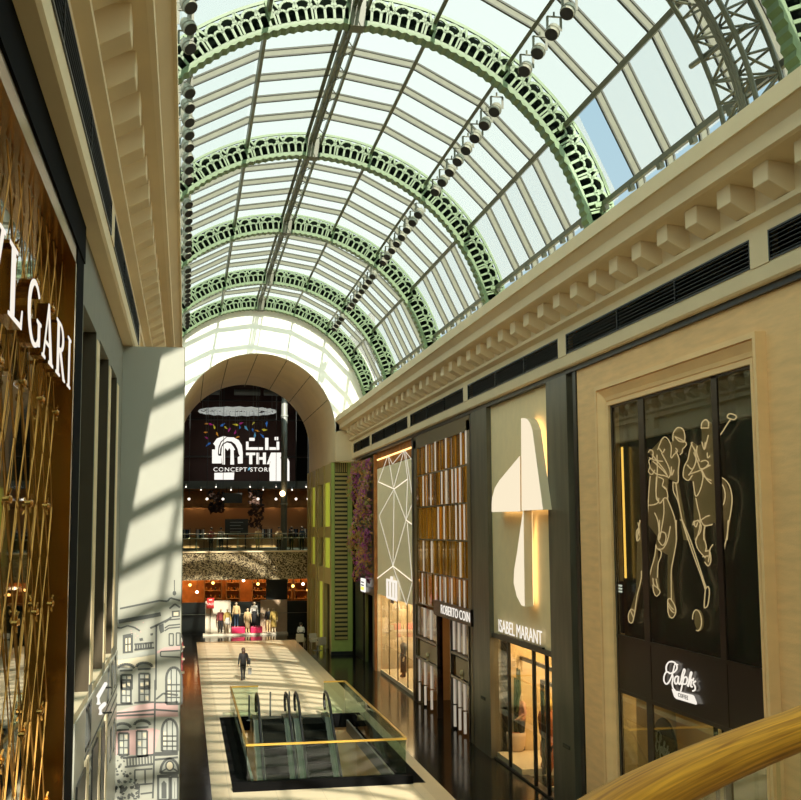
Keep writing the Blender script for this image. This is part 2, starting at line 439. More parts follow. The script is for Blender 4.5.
for side in (0, 1):
    g = MB(); a0, a1 = (ANGX[0], ANGX[1]) if side == 0 else (ANGX[-2], ANGX[-1])
    g.quad(vp(a0, RG, Y0V), vp(a1, RG, Y0V), vp(a1, RG, Y1V), vp(a0, RG, Y1V))
    g.build('base_glazing', M['roof_clear'], ceil)
raf = None
for y in BAR:
    if y > YE-.2 or min(abs(y-(v-.42)) for v in RY) < .75: continue
    if raf is None:
        g = MB()
        for a0, a1 in zip(ANGX, ANGX[1:]):
            for (r0, r1, w, mi) in ((7.32, 7.48, .05, 0), (7.28, 7.32, .09, 1), (7.48, 7.53, .10, 1)):
                g.mi = mi
                g.hexa([vp(a0, r0, y-w/2), vp(a0, r0, y+w/2), vp(a0, r1, y+w/2), vp(a0, r1, y-w/2), vp(a1, r0, y-w/2), vp(a1, r0, y+w/2), vp(a1, r1, y+w/2), vp(a1, r1, y-w/2)])
        raf = g.build('rafter', [M['bar_light'], M['bar_dark']], ceil); y0raf = y
    else:
        r = raf.copy(); COL.objects.link(r); r.location = (0, y-y0raf, 0)
for i, a in enumerate(ANG):
    g = MB()
    if i == 4:
        for da, bw in ((-radians(.3), .10), (-radians(1.3), .07), (-radians(3.3), .07)):
            g.bar(vp(a+da, 7.12, Y0V), vp(a+da, 7.12, Y1V), bw, .16, up=(cos(a), 0, sin(a)))
        y = Y0V
        while y < Y1V-1:
            g.bar(vp(a, 7.02, y), vp(a-radians(3.3), 7.02, y+.92), .022, .022); g.bar(vp(a-radians(3.3), 7.02, y+.92), vp(a, 7.02, y+1.84), .022, .022); y += 1.84
        g.bar(vp(a+.012, 7.3, Y0V), vp(a+.012, 7.3, Y1V), .12, .05, up=(cos(a), 0, sin(a)))
        g.build('ridge_purlin', M['purlin'], ceil)
    else:
        w = .13 if i in (0, 1, 7, 8) else .10
        g.bar(vp(a, 7.17, Y0V), vp(a, 7.17, Y1V), w, .14, up=(cos(a), 0, sin(a)))
        if i in (0, 8):
            for y in BAR: g.bar(vp(a-(.022 if i == 0 else -.022), 7.10, y-.10), vp(a-(.022 if i == 0 else -.022), 7.10, y+.10), .14, .12, up=(cos(a), 0, sin(a)))
        g.build('purlin', M['purlin'], ceil)

# ---- arch ribs: green cast lattice face, ruffled soffit, rear web coloured as the shade inside
def rib(y1, label):
    y0 = y1-.42
    t = thing('vault_rib', label, 'arch rib', (VX, y0, VZ), 'green arch ribs of the vault')
    A0, A1 = radians(-2), radians(182)
    S = lambda s, r, y: vp(s/7.0, r, y)
    g = MB()
    def ribbon(pts, w, ya=y0, yb=y0+.07):
        for (s0, t0), (s1, t1) in zip(pts, pts[1:]):
            dx, dy = s1-s0, t1-t0; l = hypot(dx, dy) or 1; nx, ny = -dy/l*w/2, dx/l*w/2
            c = [(s0-nx, t0-ny), (s1-nx, t1-ny), (s1+nx, t1+ny), (s0+nx, t0+ny)]
            g.hexa([S(a, r, ya) for a, r in c]+[S(a, r, yb) for a, r in c])
    L = (A1-A0)*7.0; s0 = A0*7.0; nm = 22; mw = L/nm
    n = 96
    for r, w in ((6.665, .11), (7.40, .08)):
        ribbon([(s0+L*i/n, r) for i in range(n+1)], w)
    for k in range(nm):
        c = s0+mw*k
        ribbon([(c, 6.7), (c, 7.1)], .06); ribbon([(c+.09, 6.7), (c+.09, 7.1)], .05)
        ribbon([(c-.10, 7.10), (c+.03, 7.37), (c+.16, 7.10)], .065)
        for j in (1, 2, 3):
            cc = c+mw*j/4
            ribbon([(cc, 6.7), (cc, 7.02)], .072)
        for j in (.5, 1.5, 2.5, 3.5):
            cc = c+mw*j/4; rr = mw/8-.005
            ribbon([(cc+rr*cos(pi*i/5), 6.98+.8*rr*sin(pi*i/5)) for i in range(6)], .06)
        for j in (1.25, 2.75):
            cc = c+mw*j/4; rr = mw*.235
            ribbon([(cc+rr*cos(pi*i/8), 7.06+1.05*rr*sin(pi*i/8)) for i in range(9)], .07)
    g.build('lattice', M['green_light'], t)
    g = MB(); ns = 176
    prof = [(6.60 if i % 2 == 0 else 6.555) for i in range(ns+1)]
    for i in range(ns):
        a0 = A0+(A1-A0)*i/ns; a1 = A0+(A1-A0)*(i+1)/ns
        r0, r1 = prof[i], prof[i+1]
        g.hexa([vp(a0, r0, y0-.02), vp(a1, r1, y0-.02), vp(a1, r1, y1), vp(a0, r0, y1), vp(a0, 6.64, y0-.02), vp(a1, 6.64, y0-.02), vp(a1, 6.64, y1), vp(a0, 6.64, y1)])
    g.build('soffit', M['green_mid'], t)
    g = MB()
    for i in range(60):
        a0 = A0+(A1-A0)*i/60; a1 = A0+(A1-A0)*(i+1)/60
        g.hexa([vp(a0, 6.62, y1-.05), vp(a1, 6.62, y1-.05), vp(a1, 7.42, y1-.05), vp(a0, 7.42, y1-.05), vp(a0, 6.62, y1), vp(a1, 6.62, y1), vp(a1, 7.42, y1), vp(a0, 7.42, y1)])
    g.build('rear_web', M['rib_shade'], t)
    for k in range(9):
        a = ANG[k]; g = MB()
        if k == 4:
            g.hexa([vp(a-.048, 6.53, y0-.05), vp(a+.010, 6.53, y0-.05), vp(a+.010, 6.53, y1), vp(a-.048, 6.53, y1), vp(a-.048, 7.4, y0-.05), vp(a+.010, 7.4, y0-.05), vp(a+.010, 7.4, y1), vp(a-.048, 7.4, y1)])
        else: g.bar(vp(a, 6.9, y0+.1), vp(a, 7.4, y0+.1), .12, .3, up=(0, 1, 0))
        g.build('bracket', M['purlin' if k == 4 else 'green_mid'], t)
    return t
names = ['sixth green lattice arch rib from the white end wall, beside the lighting truss',
         'fifth green lattice arch rib counted from the white end wall',
         'fourth green lattice arch rib counted from the white end wall',
         'third green lattice arch rib counted from the white end wall',
         'second green lattice arch rib from the white end wall',
         'green lattice arch rib set against the white arched end wall']
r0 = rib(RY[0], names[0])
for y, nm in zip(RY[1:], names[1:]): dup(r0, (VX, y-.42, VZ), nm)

# ---- spotlights under the two lamp purlins
def spot(sx):
    c = Vector((0, 0, 0))
    t = thing('ceiling_spotlight', 'x', 'spotlight', c, 'can spotlights along the vault')
    g = MB(); g.mi = 0
    ax = Vector((sx*.42, -.50, -.75)); ax.normalize()
    def along(k): return tuple(ax*k)
    g.tube([along(-.10), along(0), along(.02), along(.28), along(.30)], [.09, .14, .16, .175, .165], 14)
    g.build('housing', M['spot'], t, smooth=False)
    g = MB(); g.tube([along(.27), along(.308)], [.155, .155], 14); g.build('lens', M['spot_in'], t)
    g = MB(); g.tube([along(.15), along(.185)], [.185, .185], 14); g.build('collar', M['spot'], t)
    g = MB(); g.bar((-.17, 0, .30), (-.17, 0, -.05), .02, .06); g.bar((.17, 0, .30), (.17, 0, -.05), .02, .06); g.bar((-.18, 0, .30), (.18, 0, .30), .06, .02); g.tube([(0, 0, .3), (0, 0, .42)], .025, 6)
    g.build('bracket', M['purlin'], t)
    return t
sp0 = None
bayn = ['x', 'sixth-to-fifth rib bay', 'fifth-to-fourth rib bay', 'fourth-to-third rib bay', 'third-to-second rib bay', 'last bay by end wall']
for side, X in (('boutique', 8.62), ('mural', -.16)):
    sp0 = spot(-1 if side == 'boutique' else 1); first = True
    for bi, y in enumerate(RY[:5]):
        n = 8 if bi < 4 else 4
        for k in range(n):
            yy = y+1.38+1.145*k
            if bi == 0 and (side == 'boutique' and k < 4 or side == 'mural' and k < 3): continue
            lab = f'{ORD[n-k]} can spotlight from far end of {bayn[bi+1]}, {side} side'
            loc = (X, yy, 19.62)
            if first: sp0.location = loc; sp0['label'] = lab; first = False
            else: dup(sp0, loc, lab)

# ---- cornices with block dentils and black vents (mirror profile about the hall's middle)
def cornice(side):
    lip = LIPR if side > 0 else LIPL
    X = lambda u: lip+side*u      # u = distance from the lip towards the wall
    prof = [(-.0, 14.14), (0, 14.45), (2.9, 14.50), (2.9, 11.89), (1.50, 11.89), (1.06, 11.89), (1.02, 11.93), (1.02, 12.22), (1.25, 12.22), (1.25, 12.76), (1.02, 12.76), (1.02, 12.94), (.84, 13.02), (.84, 13.12), (.98, 13.16), (.98, 13.62), (.33, 13.70), (.25, 13.73), (.25, 13.98), (.13, 14.08), (.06, 14.14)]
    yend = YE if side > 0 else YE
    nm = 'trim_right' if side > 0 else 'trim_left'
    lab = 'cream plaster cornice above the boutiques' if side > 0 else 'cream plaster cornice above the gold storefront'
    g = MB(); g.prism([(X(u), YB, z) for u, z in prof], (0, yend-YB, 0))
    # dividers between the vents
    for y in [-3.6, 7.4]+[v+.05 for v in RY[:5]]:
        g.box(min(X(1.0), X(1.3)), max(X(1.0), X(1.3)), y-.35, y+.32, 12.2, 12.78)
    if side > 0: g.box(min(X(1.0), X(1.3)), max(X(1.0), X(1.3)), 69.3, YE, 12.2, 12.78)
    t = g.build(nm, M['cream'], origin=(X(1), 30, 11.89)); struct(t, lab, 'cornice')
    d0 = None; y = 18.66-1.375*(10 if side > 0 else 13)
    while y < 69.4:
        if d0 is None:
            g = MB(); g.prism([(X(u), y, z) for u, z in ((1.0, 13.15), (.86, 13.15), (.50, 13.34), (.50, 13.72), (1.0, 13.72))], (0, .52, 0))
            d0 = g.build('dentil', M['cream'], t, bevel=.015); yd = y
        else:
            d = d0.copy(); COL.objects.link(d); d.location = (0, y-yd, 0)
        y += 1.375
    # vents
    ys = [-3.6, 7.4]+[v+.05 for v in RY[:5]]+[69.65]
    over = ['x', 'plain limestone wall', 'stone-framed polo window', 'lit wing sculpture', 'amber ribbed facade', 'white facet panel', 'flower wall and lime-green shop'] if side > 0 else ['x', 'gold lattice storefront', 'taupe wall niches', 'y', 'z', 'w', 'v']
    for i, (ya, yb) in enumerate(zip(ys, ys[1:])):
        if i < 1 or (side < 0 and i > 2): continue
        ya += .32; yb -= .35
        if side > 0 and i == 1: ya = 10.5
        loc = (X(1.1), (ya+yb)/2, 12.22)
        v = thing('air_vent', f'long black louvred air vent in the cornice above the {over[i]}', 'air vent', loc, 'black cornice air vents')
        g = MB(); xa, xb = sorted((X(1.0), X(1.06)))
        g.box(xa, xb, ya, yb, 12.22, 12.25); g.box(xa, xb, ya, yb, 12.73, 12.76); g.box(xa, xb, ya, ya+.04, 12.22, 12.76); g.box(xa, xb, yb-.04, yb, 12.22, 12.76)
        k = ya+3.3
        while k < yb-1: g.box(xa, xb, k-.015, k+.015, 12.22, 12.76); k += 3.3
        g.build('frame', M['black'], v)
        g = MB()
        for j in range(6):
            z = 12.285+j*.082
            a, c = X(1.012), X(1.10)
            g.hexa([(a, ya, z), (a, yb, z), (c, yb, z+.05), (c, ya, z+.05), (a, ya, z+.012), (a, yb, z+.012), (c, yb, z+.062), (c, ya, z+.062)])
        g.build('slats', M['vent'], v)
        g = MB(); xa, xb = sorted((X(1.2), X(1.245))); g.box(xa, xb, ya, yb, 12.22, 12.76); g.build('backing', M['black'], v)
cornice(1); cornice(-1)

# ---- end wall with the arched opening and the tunnel behind it
AX, AZ, AR = 4.21, 13.55, 4.77
g = MB(); n = 40
pts_in = [Vector((AX+AR*cos(pi*i/n), YE, AZ+AR*sin(pi*i/n))) for i in range(n+1)]
outer = [Vector((AX+7.6*cos(pi*i/n), YE, 14.3+7.6*sin(pi*i/n))) for i in range(n+1)]
for i in range(n):
    a, bq, c, d = pts_in[i], pts_in[i+1], outer[i+1], outer[i]
    o = Vector((0, .35, 0)); g.hexa([a, bq, c, d, a+o, bq+o, c+o, d+o])
wf = g.build('wall_far', M['white_wall'], origin=(AX, YE, 12)); struct(wf, 'white end wall with a round arch', 'wall')
g = MB()
XR, XLf = AX+AR, AX-AR
g.box(XR, 12.2, YE, YE+.35, 11.75, 14.3); g.box(-3.2, XLf, YE, YE+.35, 0, 14.3)
g.build('wall_end_jamb', M['cream'], wf)
g = MB()
for i in range(n):
    a0, a1 = pi*i/n, pi*(i+1)/n
    P = lambda a, r, y: Vector((AX+r*cos(a), y, AZ+r*sin(a)))
    g.hexa([P(a0, AR, YE+.35), P(a1, AR, YE+.35), P(a1, AR, YT), P(a0, AR, YT), P(a0, AR+.3, YE+.35), P(a1, AR+.3, YE+.35), P(a1, AR+.3, YT), P(a0, AR+.3, YT)])
g.box(XR, XR+.4, YE+.35, YT, 11.75, AZ); g.box(XLf-.4, XLf, YE+.35, YT, 0, AZ)
g.build('wall_tunnel', M['cream_arch'], wf)
g = MB()
for deg in (25, 47, 68, 90, 112, 133):
    a = radians(deg)
    k = YE+.5
    while k < YT-.3:
        g.bar((AX+(AR-.01)*cos(a), k, AZ+(AR-.01)*sin(a)), (AX+(AR-.01)*cos(a), k+1.9, AZ+(AR-.01)*sin(a)), .05, .03, up=(cos(a), 0, sin(a)))
        k += 2.2 if deg in (68, 47, 25) else 2.0
g.build('joint_strip', mat('tunnel_joint', (.18, .14, .08), .7), wf)

# ---- wall behind the viewer
g = MB(); g.box(-3, 12, YB-.3, YB, 0, 22); struct(g.build('wall_back', M['cream'], origin=(4, YB, 0)), 'cream wall behind the viewer', 'wall')

# ---- lighting gantry truss curving up beside the sixth rib
t = thing('lighting_truss', 'curved tubular steel lighting truss beside the sixth arch rib', 'truss', (11.0, 20.3, 15.0))
As = [radians(2+4.2*i) for i in range(17)]
CH = [(6.95, 19.4), (6.95, 20.75), (6.35, 19.4), (6.35, 20.75)]
for r, y in CH:
    g = MB(); g.tube([vp(a, r, y) for a in As], .055, 8); g.build('chord', M['purlin'], t)
for fa, (A, B) in enumerate((((6.95, 19.4), (6.95, 20.75)), ((6.35, 19.4), (6.35, 20.75)), ((6.95, 19.4), (6.35, 19.4)), ((6.95, 20.75), (6.35, 20.75)))):
    g = MB()
    for i in range(len(As)-1):
        p, q = (A, B) if i % 2 else (B, A)
        g.tube([vp(As[i], *p), vp(As[i+1], *q)], .028, 6); g.tube([vp(As[i], *A), vp(As[i], *B)], .028, 6)
    g.build('bracing', M['bar_light'] if fa == 1 else M['purlin'], t)
g = MB()
for dy in (0, .09, .18): g.tube([vp(a, 6.30, 19.75+dy) for a in As], .035, 6)
g.build('cable_bundle', M['bar_light'], t)
for i in (5, 9, 13):
    g = MB(); g.tube([vp(As[i], 6.5, 19.2), vp(As[i]+.02, 6.45, 21.4)], .06, 8); g.build('outrigger', M['purlin'], t)
# ================================================================ RIGHT SIDE (storefronts face -X)
def px(pts, X): return [atX(x, y, X) for x, y in pts]
# ---- stone wall round the polo window
wy0, wy1, wz1 = 19.5, 26.8, 10.57
g = MB()
g.box(WR, WR+.45, wy1, 29.2, 0, 11.9); g.box(WR, WR+.45, wy0, wy1, wz1, 11.9); g.box(WR, WR+.45, YB, wy0, 0, 11.9)
w = g.build('wall_right', M['stone'], origin=(WR, 10, 0)); struct(w, 'tan limestone wall round the polo shop window', 'wall')
g = MB(); g.box(15.7, 16.0, YB, 86, 0, 14.4); g.box(10.4, 16, YB, 86, 11.89, 12.2)
g.box(10.7, 15.7, 29.3, 29.5, 0, 11.9); g.box(10.7, 15.7, 40.7, 40.95, 0, 11.9); g.box(10.7, 15.7, 51.6, 51.9, 0, 11.9); g.box(10.3, 15.7, 63.35, 63.6, 0, 11.9); g.box(10.7, 15.7, 18.6, 18.8, 0, 11.9)
g.box(11.3, 15.7, 18.8, 29.3, 4.2, 4.4); g.box(10.6, 15.7, 29.5, 40.7, 4.25, 4.45); g.box(10.6, 15.7, 40.95, 51.6, 4.25, 4.45); g.box(10.6, 15.7, 51.9, 63.35, 4.3, 4.5)
g.build('wall_shop_shell', M['warm_room'], w)
# black strip built in for the shadow line under the cornice
g = MB(); g.box(10.12, 10.4, YB, 69.5, 11.76, 11.89); struct(g.build('shade_strip', M['black'], origin=(10.2, 30, 11.76)), 'black strip standing in for the shade under the cornice', 'trim')

# ---- polo shop window
S = thing('shop_window', 'tall dark polo shop window in a moulded limestone frame', 'shop window', (WR, (wy0+wy1)/2, 0))
g = MB()
# stone architrave: steps + cove, three sides
def arch_side(g, u0, u1, d0, d1):
    """ring strip between offsets u0..u1 outside the opening; depth d0 at u0, d1 at u1 (towards the hall)"""
    def c(u, d): return [(WR-d, wy0-u, 0), (WR-d, wy0-u, wz1+u), (WR-d, wy1+u, wz1+u), (WR-d, wy1+u, 0)]
    A, B, A2, B2 = c(u0, d0), c(u1, d1), c(u0, -.05), c(u1, -.05)
    for i in range(3): g.hexa([A[i], A[i+1], B[i+1], B[i], A2[i], A2[i+1], B2[i+1], B2[i]])
arch_side(g, 0, .10, .06, .06); arch_side(g, .10, .13, .03, .03); arch_side(g, .13, .22, .05, .07); arch_side(g, .22, .31, .07, .13); arch_side(g, .31, .38, .13, .19); arch_side(g, .38, .41, .16, .16); arch_side(g, .41, .52, .21, .21)
g.build('architrave', M['stone_frame'], S)
g = MB()
for a, c in ((24.74, 25.06), (21.02, 21.26)): g.box(10.205, 10.25, a, c, 0, wz1)
g.box(10.205, 10.28, wy0, wy0+.07, 0, wz1); g.box(10.205, 10.28, wy1-.10, wy1, 0, wz1); g.box(10.205, 10.28, wy0, wy1, wz1-.05, wz1)
g.box(10.20, 10.28, wy0, wy1, 5.0, 5.07); g.box(10.20, 10.28, wy0, wy1, 3.72, 3.80)
g.build('mullion_frame', M['brown'], S)
g = MB(); g.box(10.215, 10.30, wy0, wy1, 3.78, 5.03); g.build('fascia', M['brown'], S)
g = MB(); g.box(10.225, 10.235, wy0, wy1, 5.03, wz1); g.build('upper_glass', M['dark_glass'], S)
g = MB(); g.box(10.225, 10.235, 21.26, wy1, .1, 3.78); g.box(10.225, 10.235, wy0, 21.02, .1, 3.78); g.build('lower_glass', M['dark_glass'], S)
g = MB(); g.box(10.42, 10.48, wy0, wy1, 5.0, wz1); g.build('back_panel', M['ralph_back'], S)
g = MB(); a = atX(621.5, 447, 10.3); bq = atX(623.5, 578, 10.3); g.box(10.30, 10.33, a.y-.03, a.y+.04, bq.z, a.z); g.build('light_strip', M['amberled'], S)
g = MB(); a = atX(618, 585, 10.3); g.box(10.27, 10.33, a.y-.30, a.y+.12, 5.1, a.z+.1); g.build('dark_box', M['black'], S)
g = MB(); a = atX(620.5, 589, 10.26)
for k in range(3): g.box(10.25, 10.265, a.y-.1, a.y+.1, a.z-.08+.07*k, a.z-.04+.07*k)
g.build('small_mark', M['letter_white'], S)
# beige lobby behind the lower glass
g = MB(); g.box(12.6, 12.7, 19, 29, 0, 4.2); g.box(11.6, 11.66, 22.0, 24.2, 0, 3.9); g.build('lobby_wall', M['warm_room'], S)
g = MB(); 
for y in (24.4, 24.0): g.box(11.5, 11.58, y, y+.06, 0, 4.1)
g.build('lobby_frame', M['black'], S)
g = MB(); g.box(11.0, 12.4, 20, 26.5, 4.12, 4.18); g.build('lobby_lamp', emat('lobby_lamp', (1, .78, .45), 4.0), S)
# lit line drawing of two riders
A_ = lambda L: [(610+x/5.714, 400+y/5.714) for x, y in L]
B_ = lambda L: [(610+x/5.714, 520+y/5.714) for x, y in L]
NX = 10.31
T = thing('neon_artwork', 'glowing line drawing of two polo riders behind the dark window', 'wall art', (NX, 23, 5.6))
rid1 = [A_(l) for l in [
 [(360,235),(362,190),(385,158),(415,165),(428,205),(425,240)], [(372,212),(395,235),(425,240)], [(370,208),(400,222),(435,245),(430,265),(415,280),(412,300),(400,312)],
 [(272,285),(285,250),(300,220),(318,212),(338,235),(350,270),(348,330),(365,312),(385,292),(375,275)],
 [(375,290),(395,340),(390,400),(388,470),(360,468)], [(280,275),(300,300),(312,280)], [(295,305),(330,370),(345,420),(335,445)], [(350,380),(352,430),(365,400)],
 [(360,470),(362,520),(385,570),(400,625),(415,700),(445,800)], [(375,470),(385,540),(400,625)]]]
rid1 += [B_([(400,0),(415,10),(440,90),(480,210),(520,320),(545,400)]), B_([(412,0),(450,90),(492,210),(548,385)]), B_([(545,395),(560,380),(568,410),(560,480),(548,500),(538,490),(545,395)])]
hor1 = [A_(l) for l in [
 [(218,300),(230,285),(245,295),(243,330),(222,345),(228,380),(220,410),(240,425),(255,400)], [(240,310),(270,350),(310,400),(330,440)], [(245,350),(290,390),(322,425)], [(228,385),(260,420),(310,432),(330,440)], [(225,330),(260,345),(300,350)],
 [(268,312),(270,400),(263,550),(280,580)], [(230,435),(222,520),(218,600),(212,710)], [(210,600),(240,600),(270,590),(280,560)],
 [(265,440),(262,520),(268,560),(285,590),(310,560),(330,560),(322,510),(298,490)], [(278,440),(305,455),(300,490),(320,510)],
 [(325,560),(350,620),(372,690),(380,800)], [(305,560),(308,640),(300,700),(285,790)], [(255,645),(275,700),(282,800)], [(172,690),(160,750),(155,800)], [(160,700),(170,760)]]]
hor1 += [B_(l) for l in [[(377,0),(378,120),(362,220),(350,290),(350,400),(350,455)], [(330,455),(345,450),(370,490),(375,530),(355,560),(335,540),(330,500),(330,455)], [(330,470),(350,500),(365,512)], [(332,490),(352,520),(368,530)],
 [(345,35),(330,110),(305,160),(272,165),(262,140)], [(282,0),(282,60),(275,110),(300,145),(318,120),(318,80),(295,68),(282,80)], [(272,165),(292,180),(290,210),(275,250),(270,330)], [(262,145),(255,210),(235,280),(222,345)],
 [(245,330),(250,370),(275,390),(285,415),(265,435),(250,410),(245,370)], [(262,335),(275,395)], [(180,290),(175,350),(155,430),(145,500),(138,545),(128,585),(110,582),(105,545),(120,510),(145,525)], [(118,520),(135,560)],
 [(170,0),(165,40),(150,70),(155,120),(172,100)], [(160,60),(168,90)]]]
rid2 = [A_(l) for l in [[(522,165),(525,130),(545,112),(562,125),(562,160)], [(520,160),(562,160)], [(525,240),(538,282),(550,250),(562,200)], [(540,282),(545,240)],
 [(600,240),(640,185),(668,140),(690,108)], [(670,90),(685,78),(712,85),(722,98),(710,112),(690,108),(672,100),(670,90)]]]
hor2 = [A_(l) for l in [[(470,240),(455,290),(445,340),(425,380),(418,430),(430,452),(450,458),(470,430)], [(465,250),(490,310),(485,370),(450,430)], [(478,300),(500,350),(520,395),(565,372)], [(462,245),(475,270),(492,292)],
 [(498,262),(495,300),(510,350)], [(440,370),(470,395),(492,350)], [(450,425),(520,400),(572,372)], [(520,352),(545,345),(562,362),(540,390),(520,392)], [(475,465),(478,490),(490,550),(515,515),(532,440),(520,400)],
 [(490,560),(500,610),(515,680),(510,740),(492,800)], [(525,400),(550,450),(578,478)], [(528,425),(548,445),(578,460)], [(475,715),(480,695),(520,685),(545,668),(568,660)], [(480,712),(492,725),(500,700)], [(520,690),(540,718),(585,710)], [(535,800),(540,740),(545,715)], [(555,300),(558,330),(570,320)],
 [(616,435),(650,450),(682,490),(697,560),(690,640),(675,720),(668,800)], [(618,460),(645,490),(658,540),(650,590),(633,608)], [(618,510),(632,570),(640,640),(642,685),(632,675)], [(614,290),(616,330)]]]
hor2 += [B_(l) for l in [[(500,0),(520,30),(515,70),(490,110),(500,160),(530,200),(545,215)], [(485,25),(480,5)], [(540,35),(580,28)], [(540,40),(535,90),(550,150),(545,180)], [(588,140),(570,170),(575,200),(575,240),(560,262),(542,240)], [(530,210),(560,205)], [(545,180),(568,180),(562,240)], [(675,0),(670,80),(655,150),(640,228)]]]
for nm, LS in (('rider_lines', rid1+rid2), ('horse_lines', hor1+hor2)):
    g = MB()
    for l in LS: g.tube(catmull(px(l, NX), 4), .0125, 5)
    g.build(nm, M['neon'], T)
g = MB(); c = atX(697, 620.3, NX); g.tube([c+Vector((0, .21*cos(2*pi*k/24), .21*sin(2*pi*k/24))) for k in range(20)], .0125, 5); g.build('ball_line', M['neon'], T)
fills = [A_(l) for l in [[(222,300),(300,215),(345,250),(360,230),(362,190),(385,158),(415,165),(430,250),(405,310),(380,290),(395,340),(388,470),(330,450),(325,555),(372,690),(380,800),(285,800),(215,710),(222,430),(240,330)],
   [(360,470),(388,470),(445,800),(420,800),(385,570)],
   [(470,240),(498,262),(525,250),(522,165),(525,130),(545,112),(575,130),(620,300),(620,440),(650,450),(697,560),(668,800),(640,800),(600,700),(540,715),(535,800),(480,800),(475,465),(425,450),(418,430)]]]
fills += [B_(l) for l in [[(285,0),(380,0),(378,120),(350,290),(375,530),(335,560),(328,450),(330,200),(270,165),(275,330),(285,415),(255,430),(222,345),(262,140)], [(170,0),(190,290),(145,520),(128,585),(108,580),(105,545),(150,400),(155,120)],
   [(480,0),(535,0),(545,150),(575,200),(575,240),(560,262),(490,120)]]]
for l in fills:
    g = MB(); g.prism(px(l, NX+.035), (.02, 0, 0)); g.build('acrylic_backing', M['neonfill'], T)
g = MB(); g.lathe(c+Vector((.035, 0, 0)), [(.21, 0), (.21, .02)], 24, axis='x'); g.build('ball_backing', M['neonfill'], T)
# script sign on the fascia
SG = thing('shop_sign', 'white lit script sign on the dark brown fascia below the riders', 'sign', (10.18, 23, 4.0))
R_ = lambda L: px([(640+x/8, 640+y/8) for x, y in L], 10.17)
strokes = [[(240,268),(212,255),(193,290),(193,330),(212,352),(238,325),(262,262),(275,205)], [(213,262),(210,215),(228,180),(262,174),(290,195),(294,230),(272,258),(240,268)], [(278,195),(300,196)], [(255,264),(264,300),(258,345),(265,385),(280,402)],
 [(302,290),(284,296),(276,325),(284,350),(300,340),(308,295),(306,340),(318,355)], [(318,352),(345,290),(360,245),(350,236),(336,280),(328,340),(338,360)], [(352,295),(340,350),(326,410)], [(350,305),(368,295),(378,315),(368,350),(346,352)], [(380,365),(402,310),(414,265),(405,262),(392,320),(386,370),(402,322),(414,320),(406,365),(418,375)], [(428,305),(424,325)], [(444,330),(426,345),(440,372),(440,398),(422,408)]]
g = MB()
for s_ in strokes: g.tube(catmull(R_(s_), 5), .017, 6)
g.build('lettering', M['letter_hot'], SG)
g = MB(); pl = R_([(263,392),(272,402),(300,408),(425,440),(436,452),(455,500),(455,516),(300,470),(284,455)]); g.prism(pl, (-.03, 0, 0)); g.build('plate', M['letter_hot'], SG)
c = R_([(357,452)])[0]
text_mesh('plate_lettering', 'COFFEE', .12, Matrix.Translation(c-Vector((.036, 0, 0))) @ Matrix.Rotation(0, 4, 'X') @ text_on_right((0, 0, 0)), M['brown'], SG, .004, 1.25)
# signs standing in the lobby
t = thing('round_sign', 'round black board with white script inside the polo shop door', 'sign', (10.9, 23.9, 0))
c = atX(665, 748, 10.9)
g = MB(); g.lathe(c, [(.66, -.03), (.68, 0), (.66, .03)], 28, axis='x'); g.build('board', M['blackgloss'], t)
g = MB()
for s_ in strokes[:11]: g.tube([c+Vector((-.05, -(x-320)/230*.72*-1*-1, -(y-300)/230*.62)) for x, y in s_], .016, 5)
g.build('lettering', M['cl_white'], t)
g = MB(); g.tube([(c.x, c.y, 0), (c.x, c.y, c.z-.6)], .05, 8); g.build('stand', M['black'], t)
t = thing('menu_board', 'dark green upright board with white script beside the limestone jamb', 'sign', (10.5, 19.95, 0))
c = atX(778, 772, 10.5)
g = MB(); g.box(10.48, 10.54, c.y-.42, c.y+.42, .1, c.z+.75); g.build('board', mat('deep_green_board', (.012, .03, .018), .3), t)
g = MB()
for s_ in strokes[:11]: g.tube([Vector((10.47, c.y-(x-320)/230*.5, c.z+.35-(y-300)/230*.35)) for x, y in s_], .012, 5)
g.build('script', M['cl_white'], t)
g = MB()
for k in range(3): g.bar((10.475, c.y+.25-.05*k, c.z-.2-.14*k), (10.475, c.y-.15-.05*k, c.z-.3-.14*k), .01, .05)
g.build('lines', M['cl_white'], t)

# ---- marble pilasters and black recess strips
def pilaster(y0, y1, label, plaque):
    t = thing('pilaster', label, 'pilaster', (WR, (y0+y1)/2, 0))
    g = MB(); g.box(10.12, 10.75, y0, y1, 0, 11.76); g.build('shaft', M['pil'], t)
    c = atX(*plaque, 10.11)
    g = MB(); g.box(10.10, 10.125, c.y-.28, c.y+.28, c.z-.05, c.z+.05); g.build('plaque', M['bar_dark'], t)
    g = MB()
    for k in range(5): g.box(10.096, 10.10, c.y-.2+.09*k, c.y-.15+.09*k, c.z-.02, c.z+.02)
    g.build('plaque_marks', M['bar_light'], t)
    return t
pilaster(38.4, 40.55, 'grey-green marble pilaster between the amber facade and the wing sculpture', (483, 698))
pilaster(29.85, 31.67, 'grey-green marble pilaster between the wing sculpture and the limestone wall', (566.5, 746.5))
g = MB(); g.box(10.16, 10.7, 29.2, 29.45, 0, 11.76); g.box(10.3, 10.7, 29.4, 29.85, 0, 11.76); g.box(10.16, 10.7, 40.55, 40.95, 0, 11.76); g.box(10.14, 10.7, 51.62, 52.0, 0, 11.76); g.box(10.2, 10.7, 63.3, 63.5, 0, 11.76)
struct(g.build('trim_4', M['black'], origin=(10.3, 40, 0)), 'black vertical recess strips between the storefronts', 'trim')

